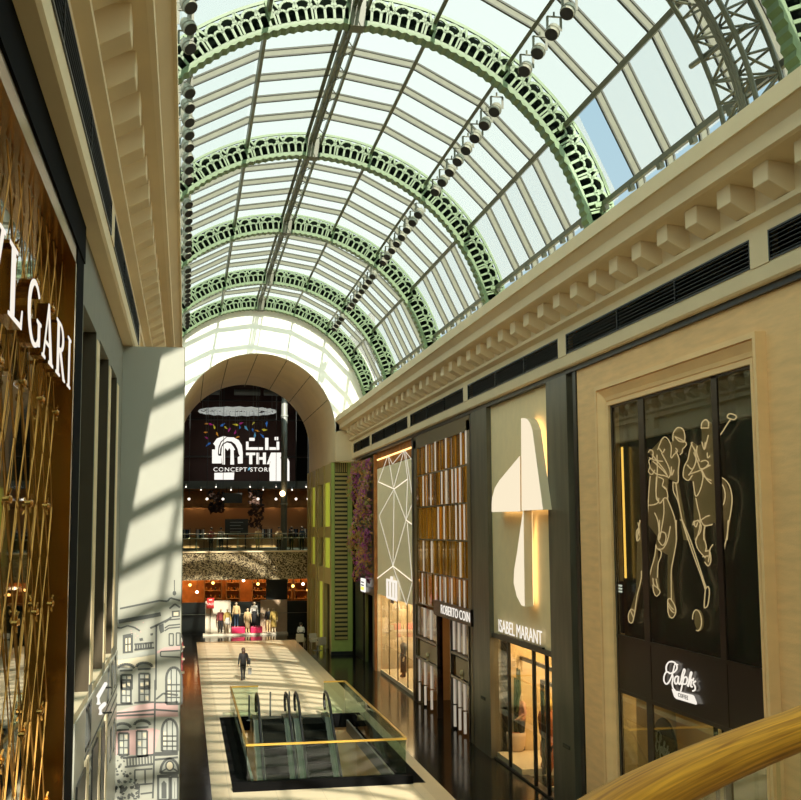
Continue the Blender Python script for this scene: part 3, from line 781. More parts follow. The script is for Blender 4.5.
# ---- wing sculpture boutique
t = thing('boutique_facade', 'boutique front with a taupe upper panel and black framed glass below', 'storefront', (WR, 35, 0))
g = MB(); g.box(10.28, 10.6, 31.67, 38.4, 4.12, 11.76); g.build('upper_panel', M['isab_wall'], t)
g = MB(); g.box(10.2, 10.5, 31.67, 38.4, 3.98, 4.12); g.box(10.22, 10.5, 31.67, 38.4, 0, .06); 
my = [atX(x, 700, 10.25).y for x in (491.5, 509, 534, 547)]
for y in my: g.box(10.22, 10.32, y-.05, y+.05, 0, 4.0)
g.build('window_frame', M['black'], t)
g = MB()
ys = [38.4]+my[1:]+[31.67]
g.box(10.27, 10.285, 31.67, 38.4, .06, 3.98); g.build('glass_pane', M['shop_glass'], t)
g = MB(); g.box(13.4, 13.5, 29.6, 40.7, 0, 4.25); g.box(10.5, 13.5, 38.4, 38.5, 0, 4.25); g.build('room_wall', M['warm_room'], t)
g = MB(); g.box(10.3, 12.6, 35.4, 38.3, .0, .22); g.box(10.6, 13.3, 31.7, 33.4, 0, .12); g.build('display_platform', M['warm_floor'], t)
g = MB(); g.box(10.8, 13.2, 32.2, 38, 4.18, 4.24); g.build('ceiling_lamp', emat('boutique_ceiling', (1, .70, .34), 6.5), t)
t = thing('door_portal', 'black tubular door portal inside the wing sculpture boutique', 'door frame', (11.2, 34, 0))
yA = atX(520, 720, 11.2).y; yB = atX(556, 700, 11.2).y
g = MB(); g.box(11.15, 11.25, yA-.06, yA+.06, .05, 3.3); g.box(11.15, 11.25, yB, yA, 3.2, 3.32); g.build('portal', M['black'], t)
g = MB(); yC = atX(543, 720, 11.0).y; g.box(10.95, 11.05, yC-.06, yC+.06, .05, 2.9); g.box(10.95, 11.05, yC-1.3, yC, 2.82, 2.92); g.box(10.95, 11.05, yC-.5, yC-.42, .05, 2.9); g.build('leaf_frame', M['black'], t)
# sculpture
T = thing('wing_sculpture', 'glowing cream wing-shaped sculpture on the taupe upper panel', 'light sculpture', (10.1, 34.9, 4.6))
Iq = lambda L: [(440+x/5, 360+y/5) for x, y in L]
shapes = [Iq([(260,760),(260,720),(262,690),(275,640),(300,600),(400,480),(402,757)]), Iq([(407,292),(425,290),(440,298),(452,320),(462,350),(515,748),(410,753)]),
          [(523.5,510),(524.6,600),(525,606.5),(521.5,605),(517,596),(514,583),(514.5,570),(517.5,552),(520.5,530)]]
for nm, sh in zip(('lower_wing', 'upright_wing', 'petal'), shapes):
    P = px(sh, 9.86)
    g = MB(); g.prism(P, (.26, 0, 0)); o = g.build(nm, M['isab_side'], T)
    g = MB(); g.prism([p-Vector((.012, 0, 0)) for p in P], (.012, 0, 0)); g.build('lit_face', M['isab_face'], o)
    g = MB(); c = sum(P, Vector())/len(P); g.prism([c+(p-c)*.96+Vector((.265, 0, 0)) for p in P], (.01, 0, 0)); g.build('halo_strip', emat('halo_light', (1, .66, .30), 2.0), o)
# boutique name
SG = thing('shop_sign', 'lit block letters of the two-word boutique name above the black framed glass', 'sign', (10.2, 35, 4.12))
a = atX(498.5, 638, 10.14); bq = atX(541, 651.5, 10.14)
text_mesh('lettering', 'ISABEL MARANT', .58, text_on_right((10.16, (a.y+bq.y)/2, 4.42)), M['letter_hot'], SG, .006, 1.0, xscale=abs(a.y-bq.y)/(13*.58*.545))
g = MB(); g.box(10.17, 10.26, bq.y, a.y, 4.13, 4.17); g.build('rail', M['black'], SG)
# cactus in pot, mannequin placed later with people
CX = 10.95; cy = atX(516, 740, CX).y
t = thing('potted_cactus', 'tall dark cactus in a blush pot behind the boutique glass', 'plant', (CX, cy, .22))
g = MB(); g.lathe((CX, cy, .22), [(.22, 0), (.30, .1), (.33, .5), (.33, .62), (.27, .62), (.26, .5)], 16); g.build('pot', M['potpink'], t, smooth=True)
g = MB(); g.lathe((CX, cy, .74), [(.28, 0), (.2, .08), (.05, .1)], 12); g.build('soil', M['terracotta'], t)
g = MB()
for dy, h, z0 in ((0, 2.6, .8), (-.26, 2.1, 1.5), (.28, 1.9, 1.6), (-.5, 1.5, 1.9), (.5, 1.2, 2.0)):
    g.tube([(CX, cy, .9), (CX+.1*dy, cy+dy*.8, z0), (CX, cy+dy, z0+.3), (CX, cy+dy*1.1, min(z0+h*.7, 3.3))], [.06, .07, .07, .03], 7)
g.build('stems', M['cactus'], t, smooth=True)
t = thing('copper_vase', 'stacked copper pedestal pot near the boutique door', 'pedestal', (11.2, atX(548, 760, 11.2).y, 0))
g = MB(); g.lathe(tuple(t.location), [(.2, 0), (.24, .3), (.16, .42), (.24, .55), (.24, .95), (.15, 1.1), (.26, 1.25), (.3, 1.7), (.25, 1.9)], 14); g.build('body', M['terracotta'], t, smooth=True)
g = MB(); g.ball((11.2, t.location.y, 2.1), .22, n=10); g.build('flowers', M['cl_gold'], t)

# ---- amber ribbed facade (rows of backlit ribbed glass and frosted blades)
t = thing('amber_facade', 'tall amber ribbed-glass jewellery facade with frosted vertical blades', 'storefront', (WR, 46, 0))
YA0, YA1 = 41.0, 51.6
g = MB(); g.box(10.16, 10.4, YA0, YA0+.5, 0, 11.6); g.box(10.16, 10.4, YA1-.6, YA1, 0, 11.6); g.box(10.16, 10.4, YA0, YA1, 11.2, 11.76)
g.build('surround', M['bronze_trim'], t)
rowz = [11.25, 9.95, 8.55, 7.15, 5.75, 4.35]
edges_ = []
bars_ = [[122,188,265,375,412], [100,155,235,268,312,338,368], [210,253,340,370,400], [103,162,370], [95,190,225,262,308,365,400]]
yrow = [470, 500, 540, 575, 600]
for r in range(5):
    zt, zb = rowz[r], rowz[r+1]
    g = MB(); y = YA0+.5; k = 0
    off = .05*(r % 2)
    while y < YA1-.6:
        w = .30+.22*((k*7+r*3) % 5)/4; y2 = min(y+w, YA1-.6)
        g.mi = (k*5+r*2+k//3) % 2
        g.box(10.30-off-.05*((k+r) % 3), 10.36, y, y2, zb+.03, zt-.03); y = y2; k += 1
    g.build('ribbed_glass', [M['amber'], M['amber2']], t)
    g = MB(); g.box(10.20, 10.36, YA0+.5, YA1-.6, zb-.025, zb+.03); g.build('row_rail', M['bronze_trim'], t)
    for cx in bars_[r]:
        y = atX(410+cx/7.27, yrow[r], 10.15).y
        g = MB(); g.box(10.11, 10.15, y-.05, y+.04, zb+.04, zt-.05); g.build('blade', M['blade'], t)
# lower zone: two vitrines left and right of the doorway
for (p0, p1, tag_) in ((417, 439, 0), (452, 471, 1)):
    ya, yb = sorted((atX(p0, 650, 10.2).y, atX(p1, 650, 10.2).y))
    ya = max(ya, YA0+.3); yb = min(yb, YA1-.3)
    g = MB(); g.box(10.25, 10.32, ya, yb, .9, 4.2); g.build('vitrine_back', M['amber2'], t)
    fr = MB()
    fr.box(10.12, 10.36, ya, yb, 1.95, 2.05); fr.box(10.12, 10.36, ya, yb, 2.85, 2.93); fr.box(10.12, 10.36, ya, ya+.12, 0, 4.3); fr.box(10.12, 10.36, yb-.12, yb, 0, 4.3); fr.build('vitrine_frame', M['brown'], t)
    n = 4
    for k in range(n):
        y = ya+.35+(yb-ya-.6)*k/(n-1)
        g = MB(); g.box(10.19, 10.26, y-.05, y+.05, 2.98, 4.2); g.build('blade', M['blade'], t)
        g = MB(); g.box(10.19, 10.27, y-.06, y+.06, .95, 1.9); g.build('blade', M['blade'], t)
        g = MB(); g.box(10.19, 10.27, y-.06, y+.06, .1, .88); g.build('blade', M['blade'], t)
    g = MB(); g.box(10.14, 10.3, ya+.2, yb-.9, 2.1, 2.8); g.build('display_niche', M['bronze_trim'], t)
    g = MB(); g.ball((10.15, (ya+yb)/2-.4, 2.3), .13, n=8); g.lathe((10.15, (ya+yb)/2-.4, 2.08), [(.1, 0), (.05, .12), (.12, .2)], 8); g.build('jewel_bust', M['cl_tan'], t)
g = MB(); yd0, yd1 = sorted((atX(440, 650, 10.4).y, atX(451, 650, 10.4).y)); g.box(12.8, 12.9, YA0, YA1, 0, 4.2); g.build('room_wall', mat('mahogany_room', (.20, .07, .02), .5), t)
g = MB()
for z in (.9, 1.6, 2.3): g.box(12.4, 12.8, yd0-1, yd1+1, z, z+.04)
g.build('room_shelf', M['shelfwood'], t)
g = MB()
for k in range(10): g.ball((12.3, yd0-.8+.45*k, .98+.7*(k % 3)), .06, n=6)
g.build('shelf_lamp', M['orangelamp'], t)
g = MB(); g.box(11.0, 12.5, 43, 50, 4.18, 4.22); g.build('ceiling_lamp', emat('jeweller_ceiling', (1, .55, .22), 1.2), t)
SG = thing('shop_sign', 'lit white capitals on a black bar across the amber facade', 'sign', (10.05, 44, 4.3))
a = atX(435, 606, 10.06); bq = atX(470.5, 623, 10.06)
g = MB(); g.box(10.06, 10.16, bq.y, a.y+.3, 4.12, 4.72); g.build('bar', M['brown'], SG)
a = atX(442, 612, 10.05); bq = atX(469, 622, 10.05)
text_mesh('lettering', 'ROBERTO COIN', .50, text_on_right((10.04, (a.y+bq.y)/2, 4.42)), M['letter_hot'], SG, .006, 1.0, xscale=abs(a.y-bq.y)/(12*.50*.56))

# ---- pale facet panel with light lines
t = thing('facet_facade', 'storefront with a pale panel crossed by white light lines', 'storefront', (WR, 57.5, 0))
YW0, YW1 = 52.0, 63.3
g = MB(); g.box(10.34, 10.5, YW0, YW1-.4, 4.12, 10.9); g.build('upper_panel', M['white_panel'], t)
g = MB(); g.box(10.2, 10.6, YW1-.4, YW1, 0, 11.7); g.box(10.34, 10.6, YW0, YW1-.4, 10.95, 11.76); g.build('wood_reveal', M['orangewall'], t)
g = MB(); g.box(10.3, 10.45, YW0+.2, YW1-.6, 11.35, 11.42); g.build('reveal_lamp', emat('reveal_lamp', (1, .6, .2), 2.2), t)
Wq = lambda L: px([(370+x/4.444, 430+y/4.444) for x, y in L], 10.32)
soft = [[(38,228),(80,112)], [(80,112),(105,262)], [(152,88),(107,250)], [(152,88),(187,135)], [(80,112),(100,152),(152,88)], [(152,92),(167,218)], [(158,95),(187,290)], [(167,218),(160,400)], [(107,262),(40,382)], [(107,262),(102,605)], [(107,262),(160,400)], [(40,382),(102,605)], [(160,400),(102,605)], [(165,410),(187,670)], [(187,330),(160,400)], [(102,605),(162,778)], [(187,680),(162,778)]]
hot = [[(36,230),(107,262)], [(107,262),(167,218)], [(160,400),(187,420)], [(102,605),(28,662)], [(102,605),(187,672)]]
g = MB()
for l in soft: g.tube(Wq(l), .017, 5)
g.build('soft_light_line', emat('soft_line', (1, .92, .74), .55), t)
g = MB()
for l in hot: g.tube(Wq(l), .024, 5)
g.build('bright_light_line', emat('bright_line', (1, .9, .70), .85), t)
SG = thing('shop_sign', 'small square white logo sign on the pale facet panel', 'sign', (10.2, 57.6, 4.6))
c = atX(391.7, 589, 10.2)
g = MB()
for dy in (1.3, .45, -.45, -1.25): g.box(10.18, 10.22, c.y+dy-.22, c.y+dy+.22, c.z-.48-.05*(dy < 0), c.z+.46)
for dz in (.40, -.46): g.box(10.18, 10.22, c.y-1.45, c.y+1.5, c.z+dz-.06, c.z+dz+.06)
g.box(10.18, 10.22, c.y-.3, c.y+.3, c.z+.46, c.z+.62)
g.build('logo', M['letter_hot'], SG)
g = MB(); g.box(10.2, 10.26, c.y-.35, c.y+.45, c.z-.7, c.z-.55); g.build('tab', M['black'], SG)
g = MB(); g.box(13.2, 13.3, 50.7, 63.3, 0, 4.3); g.box(10.3, 13.3, YW1-.5, YW1-.3, 0, 4.3); g.build('room_wall', mat('travertine_room', (.62, .50, .33), .6, noise=.1, nscale=(.5, .5, 8)), t)
g = MB()
for k in range(5):
    y = 61.6-.5*k
    for j in range(4): g.ball((12.9, y, .9+.75*j), .05, n=6)
g.build('wall_lamp', M['warmlamp'], t)
g = MB(); g.box(10.35, 12.2, YW0, YW1-1.2, 0, .18); g.build('display_platform', M['warm_floor'], t)
g = MB(); g.box(11.3, 11.5, 54.5, 57.2, .2, 2.2); g.build('white_display', M['cl_white'], t)
g = MB(); g.box(11.4, 11.5, 53.5, 54.2, 2.5, 3.2); g.box(12.4, 12.5, 57.5, 59.3, 2.5, 3.1); g.build('pink_panel', mat('coral_panel', (.6, .10, .12), .5), t)
g = MB(); g.box(10.8, 12.8, YW0+.3, YW1-.8, 4.22, 4.28); g.build('ceiling_lamp', emat('facet_ceiling', (1, .78, .45), 6.0), t)
for y in (59.6, 57.2, 54.6):
    g = MB(); g.box(10.36, 10.42, y-.03, y+.03, 0, 4.12); g.build('window_post', M['bronze_trim'], t)
g = MB(); g.box(10.385, 10.395, YW0, YW1-.4, .05, 4.1); g.build('glass_pane', M['shop_glass'], t)
t = thing('gift_box', 'small white box on the platform of the pale facet panel shop', 'box', (10.9, 54.6, .18))
g = MB(); g.box(10.7, 11.1, 54.3, 54.9, .18, .45); g.build('carton', M['cl_white'], t); g = MB(); g.box(10.68, 11.12, 54.28, 54.92, .45, .52); g.build('lid', M['warm_floor'], t)

# ---- flower wall above the black doorway
t = thing('black_doorway', 'black doorway front below the hanging flower wall', 'storefront', (WR, 68, 0))
g = MB(); g.box(10.45, 10.8, 63.5, 71.2, 4.0, 11.76); g.box(10.3, 10.6, 68.0, 71.2, 0, 4.4); g.box(10.35, 10.6, 63.5, 68, 3.9, 4.3); g.build('black_wall', M['black'], t)
g = MB(); g.box(10.36, 10.5, 63.7, 64.8, 0, 3.9); g.box(10.36, 10.5, 67.3, 67.6, 0, 3.9); g.build('door_post', mat('olive_post', (.10, .11, .02), .5), t)
g = MB(); g.box(12.4, 12.5, 63.5, 71, 0, 4); g.build('room_wall', mat('red_room', (.22, .05, .02), .6), t)
g = MB(); g.box(11.2, 11.24, 65.8, 67.1, 1.6, 3.6); g.build('glow_panel', emat('amber_glow', (1, .5, .12), .55), t)
SG = thing('square_sign', 'square lit sign with dark bars on the black wall under the flowers', 'sign', (10.2, 67.4, 3.9))
c = atX(362.5, 585, 10.2)
g = MB(); g.box(10.2, 10.28, c.y-.75, c.y+.75, c.z-.38, c.z+.38); g.build('panel', M['letter_white'], SG)
g = MB(); g.box(10.19, 10.2, c.y-.5, c.y+.5, c.z+.13, c.z+.2); g.box(10.19, 10.2, c.y-.5, c.y+.5, c.z-.04, c.z+.03); g.build('bars', M['black'], SG)
g = MB(); g.box(10.19, 10.2, c.y-.55, c.y+.55, c.z-.28, c.z-.10); g.build('yellow_band', emat('yellow_band', (1, .7, .1), 1.1), SG)
g = MB(); rnd = random.Random(3)
for k in range(2600):
    y = rnd.uniform(64.2, 70.6); z = rnd.uniform(4.6, 11.6)
    lo = 5.2+.8*sin(y*2.1)
    if z < lo: continue
    if 7.6 < z < 8.2 and rnd.random() < .6: continue
    x = 10.45-rnd.random()**.5*(.55+.25*sin(z*1.9+y))
    r = rnd.uniform(.06, .15); n_ = rnd.choice((4, 5))
    tilt = Matrix.Rotation(rnd.uniform(0, 6.28), 3, 'X') @ Matrix.Rotation(rnd.uniform(-.9, .9), 3, 'Z')
    c = Vector((x, y, z))
    vs = [g.bm.verts.new(c+tilt @ Vector((-.05 if i % 2 else .03, r*cos(2*pi*i/(2*n_))*(1 if i % 2 == 0 else .45), r*sin(2*pi*i/(2*n_))*(1 if i % 2 == 0 else .45)))) for i in range(2*n_)]
    g.face(vs)
o = g.build('hanging_flowers', M['flower'], origin=(10.4, 67, 5)); tag(o, 'hanging mass of purple, red and ochre flowers on the black wall', 'flower wall', kind='stuff')

# ---- lime green shop under the tunnel
t = thing('lime_green_shop', 'lime green shop front with louvred corner under the arch', 'storefront', (9.5, 75, 0))
GX0, GX1, GY0 = 8.85, 10.15, 71.3
g = MB(); g.box(GX0, GX1, GY0, GY0+.3, 0, 11.75); g.build('corner_panel', M['lime'], t)
g = MB(); g.box(GX0+.2, GX1-.3, GY0-.012, GY0, .9, 11.72); g.build('louver_shade_sheet', mat('louver_shadow', (.03, .028, .008), .7), t)  # dark sheet put in as the shade between the louver slats
g = MB()
k = .95
while k < 11.0: g.box(GX0+.22, GX1-.32, GY0-.06, GY0, k, k+.15); k += .27
g.build('louver_slats', M['limelouver'], t)
g = MB(); 
for x in [GX0+.25+.13*i for i in range(6)]: g.box(x, x+.06, GY0-.05, GY0, 11.15, 11.7)
g.build('top_slats', M['limelouver'], t)
g = MB(); g.box(GX0-.03, GX1, GY0-.04, GY0+.3, 0, .22); g.build('plinth', M['black'], t)
Ys = [71.6, 74.0, 77.0, 79.2, 81.5, YT]
g = MB()
for z0, z1 in ((4.2, 5.2), (7.1, 7.8), (10.6, 11.75)): g.box(GX0+.05, GX0+.25, 71.6, YT, z0, z1)
for y in (71.6, 75.4, 78.6, 80.0, 83.0, 85.2): g.box(GX0, GX0+.25, y, y+.6, 0, 11.75)
g.build('front_frame', M['limelouver'], t)
g = MB(); g.box(GX0+.12, GX0+.2, 72.2, 75.4, 5.2, 7.1); g.box(GX0+.12, GX0+.2, 72.2, 75.4, 7.8, 10.6); g.box(GX0+.12, GX0+.2, 80.6, 83, 5.2, 10.6)
for y in (73.2, 74.3): g.box(GX0+.06, GX0+.12, y, y+.12, 5.2, 10.6)
g.build('lit_curtain', M['lime_curtain'], t)
g = MB(); g.box(GX0+.3, GX0+.4, 71.6, YT, 0, 11.75); g.build('rear_wall', mat('dark_olive_wall', (.05, .045, .012), .6), t)
g = MB(); g.box(GX0, GX0+.2, 76.3, 77.6, .0, 4.2); g.build('lit_pillar', M['lime_curtain'], t)
# ================================================================ LEFT SIDE (faces +X)
g = MB()
nz0, nz1 = 5.07, 10.85
ny = [(16.9, 19.4), (20.1, 22.5), (23.2, 25.2)]
# wall with three tall niches
g.box(-2.4, WL, 16.6, 16.9, 0, 11.9)
g.box(-2.4, WL, 16.9, 27.4, nz1, 11.9); g.box(-2.4, WL, 16.9, 27.4, 0, 4.95)
for (a, c), nx in zip(ny, [20.1, 23.2, 27.4]): g.box(-2.4, WL, c, nx, 4.95, nz1)
w = g.build('wall_left', M['leftwall'], origin=(WL, 20, 0)); struct(w, 'grey pier wall with tall recessed niches', 'wall')
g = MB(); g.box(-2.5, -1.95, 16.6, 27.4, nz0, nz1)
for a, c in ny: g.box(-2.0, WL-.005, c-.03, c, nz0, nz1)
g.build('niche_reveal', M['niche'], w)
g = MB(); [g.box(-2.2, WL, a, c, 4.95, nz0) for a, c in ny]; g.build('niche_sill', M['sill'], w)
g = MB()
for (a, c), nx in zip(ny, [20.1, 23.2, 25.9]): g.box(WL, WL+.012, c+.06, nx-.06, nz0+.1, nz1-.1)
g.build('pier_face', M['cream'], w)
g = MB(); g.box(-2.4, WL, 30, 86, 0, 14.4); g.box(-2.4, -2.3, 27.3, 30, 0, 14.4); g.build('wall_left_rear', M['maroonwall'], w)
# printed skin low on the wall with dark lower doorways
g = MB(); g.box(WL, WL+.02, 16.9, 27.28, 0, 4.95); sk = g.build('printed_skin', M['mural'], w)
g = MB()
for a, c in ((17.2, 18.6), (20.0, 21.2), (22.0, 23.0)): g.box(WL+.015, WL+.05, a, c, 0, 4.05)
g.build('lower_doorway', M['black'], w)
g = MB()
for a in (18.6, 21.2, 23.0): g.box(WL+.02, WL+.06, a, a+.45, 0, 4.15)
g.build('lower_jamb', M['sill'], w)
g = MB()
for y in (18.95, 19.5, 24.0, 25.2, 26.3):
    for z in (2.9, 4.25):
        g.box(WL+.02, WL+.03, y-.22, y+.22, z, z+.06); g.box(WL+.02, WL+.03, y-.22, y+.22, z+.6, z+.66); g.box(WL+.02, WL+.03, y-.22, y-.17, z, z+.65); g.box(WL+.02, WL+.03, y+.17, y+.22, z, z+.65); g.box(WL+.02, WL+.03, y-.02, y+.02, z, z+.65)
for z in (3.75, 3.95, 4.15): g.box(WL+.02, WL+.03, 18.6, 27.2, z, z+.04)
g.build('printed_windows', M['ink'], w)
# lit blade sign
t = thing('blade_sign', 'small white lit letters standing off the printed wall', 'sign', (WL, 22.3, 4.2))
B = lambda L: px(L, -1.28)
g = MB()
for l in ([(105.5,684),(98.5,696),(98.5,704)], [(104.5,704),(100.5,708),(100.5,714)]): g.tube(B(l), .035, 6)
g.build('lettering', M['letter_white'], t)
g = MB()
for z in (4.75, 4.3): g.bar((WL, 22.3, z), (-1.28, 22.3, z), .03, .03)
g.build('arm', M['black'], t)

# ---- printed hoarding, stands across the side of the hall
HY = 27.3
t = thing('hoarding_panel', 'tall pale hoarding printed with an ink drawing of an old town house', 'hoarding', (-.77, HY, 0))
g = MB(); g.box(WL-.2, -.06, HY, HY+.12, 0, 11.87); o = g.build('board', M['mural'], t)
g = MB(); g.box(-.075, -.055, HY-.01, HY+.14, 0, 11.87); g.build('edge_trim', M['bar_light'], t)
def M1(L): return [atY(100+x/7.27, 580+y/7.27, HY-.004) for x, y in L]
def M2(L): return [atY(100+x/6.67, 680+y/6.67, HY-.004) for x, y in L]
ink = MB(); soft_ = MB(); pink = MB(); beige = MB()
def line(b, P, w=.03):
    for a, c in zip(P, P[1:]): b.bar(a, c, .006, w, up=Vector((c-a)).cross(Vector((0, 1, 0)))) if (c-a).length > .01 else None
def rect(b, f, x0, y0, x1, y1, w=.028): line(b, f([(x0,y0),(x1,y0),(x1,y1),(x0,y1),(x0,y0)]), w)
def fill(b, P, d=.002): b.prism([p+Vector((0, .003-d, 0)) for p in P], (0, .002, 0))
def win(f, x0, y0, x1, y1, n=3, m_=2):
    fill(soft_, f([(x0,y0),(x1,y0),(x1,y1),(x0,y1)])); rect(ink, f, x0, y0, x1, y1, .045)
    for i in range(1, n): line(ink, f([(x0, y0+(y1-y0)*i/n), (x1, y0+(y1-y0)*i/n)]), .022)
    for i in range(1, m_): line(ink, f([(x0+(x1-x0)*i/m_, y0), (x0+(x1-x0)*i/m_, y1)]), .022)
    for i in range(n):
        for j in range(m_):
            if (i+j) % 2: fill(beige, f([(x0+(x1-x0)*(j+.2)/m_, y0+(y1-y0)*(i+.3)/n), (x0+(x1-x0)*(j+.8)/m_, y0+(y1-y0)*(i+.2)/n), (x0+(x1-x0)*(j+.8)/m_, y0+(y1-y0)*(i+.8)/n), (x0+(x1-x0)*(j+.3)/m_, y0+(y1-y0)*(i+.7)/n)]), .004)
def hood(f, cx, cy, w, h):
    P = [(cx-w, cy+h)]+[(cx-w*cos(pi*i/10), cy-h*sin(pi*i/10)*1.0) for i in range(11)]+[(cx+w, cy+h)]
    fill(soft_, f([(cx-w*.92*cos(pi*i/10), cy-h*.9*sin(pi*i/10)) for i in range(11)]+[(cx+w*.8, cy+h*.5), (cx-w*.8, cy+h*.6)]))
    line(ink, f([(cx-w*cos(pi*i/10), cy-h*sin(pi*i/10)) for i in range(11)]), .06); line(ink, f([(cx-w*.8, cy+h*.6), (cx+w*.8, cy+h*.45)]), .04)
def archwin(f, cx, y0, y1, w, h):
    arc = [(cx-w*cos(pi*i/10), y0+h-h*sin(pi*i/10)) for i in range(11)]
    P = [(cx-w, y1)]+arc+[(cx+w, y1)]
    fill(soft_, f(P)); line(ink, f(P+[P[0]]), .055)
    for k in (-.35, .35): line(ink, f([(cx+w*k, y0+.2*h), (cx+w*k, y1)]), .025)
    for k in range(1, 4): line(ink, f([(cx-w, y0+h+(y1-y0-h)*k/4), (cx+w, y0+h+(y1-y0-h)*k/4)]), .03)
    for k in range(3): fill(beige, f([(cx-w*.8, y0+h+(y1-y0-h)*(k+.2)/4), (cx-w*.45, y0+h+(y1-y0-h)*(k+.2)/4), (cx-w*.45, y0+h+(y1-y0-h)*(k+.8)/4), (cx-w*.8, y0+h+(y1-y0-h)*(k+.8)/4)]), .004)
fill(soft_, M1([(150,200),(430,148),(490,128),(585,110),(585,126),(500,152),(430,162),(150,214)]))
line(ink, M1([(145,208),(430,150),(490,155),(512,130),(582,150)]), .04)
line(ink, M1([(541,0),(541,110)]), .02); fill(ink, M1([(541+14*cos(k), 96+18*sin(k)) for k in [i*.785 for i in range(8)]]))
line(ink, M1([(135,303),(300,275),(442,248)]), .09)
fill(ink, M1([(165,400),(240,385),(240,528),(165,535)]), .001); fill(beige, M1([(185,425),(222,420),(222,515),(185,520)]), .005); line(ink, M1([(203,420),(203,520)]), .03); line(ink, M1([(180,470),(225,465)]), .03)
line(ink, M1([(120,345),(150,350),(200,332),(250,345),(290,370)]), .035)
line(ink, M1([(250,468),(390,455)]), .04); line(ink, M1([(250,508),(395,492)]), .04)
for k in range(7): line(ink, M1([(262+18*k, 466-2*k), (262+18*k, 506-2*k)]), .04)
fill(ink, M1([(285,425),(310,420),(315,440),(290,445)])); fill(ink, M1([(365,390),(385,385),(385,402),(368,405)]))
line(ink, M1([(365,350),(420,325),(500,285),(520,270)]), .045); fill(ink, M1([(428,330),(462,315),(466,375),(440,390),(430,360)]))
fill(soft_, M1([(505,205),(545,175),(582,200)])); line(ink, M1([(505,208),(545,175),(582,200)]), .04)
fill(ink, M1([(522,225),(580,220),(580,268),(522,272)]), .001); fill(beige, M1([(535,235),(570,232),(570,258),(535,260)]), .005)
for y in (290, 330, 350): line(ink, M1([(470,y+20),(500,y),(582,y-8)]), .03)
rect(ink, M1, 503, 390, 533, 475); rect(ink, M1, 555, 385, 582, 475)
line(ink, M1([(410,330),(406,800)]), .04); line(ink, M2([(368,0),(366,180),(358,640),(352,790)]), .04)
fill(pink, M1([(410,520),(470,490),(582,480),(582,505),(470,515),(415,535)])); line(ink, M1([(440,520),(582,512)]), .03); line(ink, M1([(440,520),(440,555),(582,562)]), .03)
line(soft_, M1([(60,560),(160,565),(300,540),(400,520)]), .10); fill(beige, M1([(60,575),(300,560),(405,540),(405,640),(380,640),(60,640)]))
for cx, cy in ((60,650),(190,642),(322,632)): hood(M1, cx, cy, 58, 30)
win(M2, 142, 0, 206, 155, 3); win(M2, 262, -5, 330, 146, 3); win(M1, 15, 705, 90, 800, 2)
win(M1, 155, 690, 232, 795, 2); win(M1, 285, 680, 360, 790, 2)
archwin(M1, 537, 635, 900, 55, 80)
fill(pink, M2([(105,215),(240,170),(365,150),(520,140),(520,245),(365,245),(230,255),(105,262)]))
for P in ([(112,165),(218,160)], [(228,152),(360,148)], [(100,222),(230,212),(365,198)], [(100,240),(365,228)], [(365,198),(520,208)], [(370,150),(520,150)], [(375,128),(420,90),(520,100)]): line(ink, M2(P), .04)
hood(M2, 152, 318, 52, 28); hood(M2, 282, 300, 52, 30)
fill(pink, M2([(95,345),(360,320),(400,340),(360,500),(95,500)]), .0005)
win(M2, 125, 355, 190, 500, 3); win(M2, 245, 340, 315, 508, 3)
archwin(M2, 465, 260, 475, 52, 80)
for P in ([(365,488),(520,482)], [(365,500),(520,494)], [(365,532),(520,515)], [(160,520),(355,498)], [(165,580),(355,560)], [(380,640),(520,632)]): line(ink, M2(P), .045)
for k in range(9): line(ink, M2([(180+20*k, 520-2*k), (182+20*k, 575-2*k)]), .03)
P = [(465-62*cos(pi*i/12), 620-95*sin(pi*i/12)) for i in range(13)]; fill(soft_, M2(P)); line(ink, M2(P+[P[0]]), .055)
fill(beige, M2([(465+26*cos(i*.524), 572+32*sin(i*.524)) for i in range(12)]), .004); line(ink, M2([(465+26*cos(i*.524), 572+32*sin(i*.524)) for i in range(13)]), .035)
line(ink, M2([(405,615),(445,590)]), .03); line(ink, M2([(525,615),(488,590)]), .03)
for a, c in ((388, 464), (474, 520)):
    fill(soft_, M2([(a,645),(c,645),(c,800),(a,800)])); rect(ink, M2, a, 645, c, 800, .05); fill(ink, M2([(a+22,690),((a+c)/2,670),(c-20,690),(c-20,790),(a+22,790)]), .005)
for P in ([(232,600),(300,596),(350,592)], [(230,700),(350,690)], [(270,760),(350,750)], [(300,596),(302,700)], [(262,700),(258,790)], [(232,600),(232,660)]): line(ink, M2(P), .035)
rnd = random.Random(5)
for k in range(95):
    x = rnd.gauss(135, 38) if k < 65 else rnd.gauss(225, 25); y = rnd.uniform(490, 800) if k < 65 else rnd.uniform(660, 800); r = rnd.uniform(7, 17)
    if x < 82 or x > 265: continue
    fill(ink if rnd.random() < .75 else soft_, M2([(x+r*cos(i*1.256)*rnd.uniform(.5, 1.2), y+r*sin(i*1.256)*rnd.uniform(.5, 1.2)) for i in range(5)]))
for x0, x1, y0, y1 in ((215,330,330,430),): 
    for k in range(22): x = rnd.uniform(x0, x1); y = rnd.uniform(y0-30, y1); fill(soft_ if k % 2 else pink, M1([(x, y), (x+8, y-5), (x+10, y+6)]))
for nm, b_, mm in (('ink_line_print', ink, 'ink'), ('ink_wash_print', soft_, 'inksoft'), ('pink_wash_print', pink, 'inkpink'), ('beige_wash_print', beige, 'inkbeige')): b_.build(nm, M[mm], t)

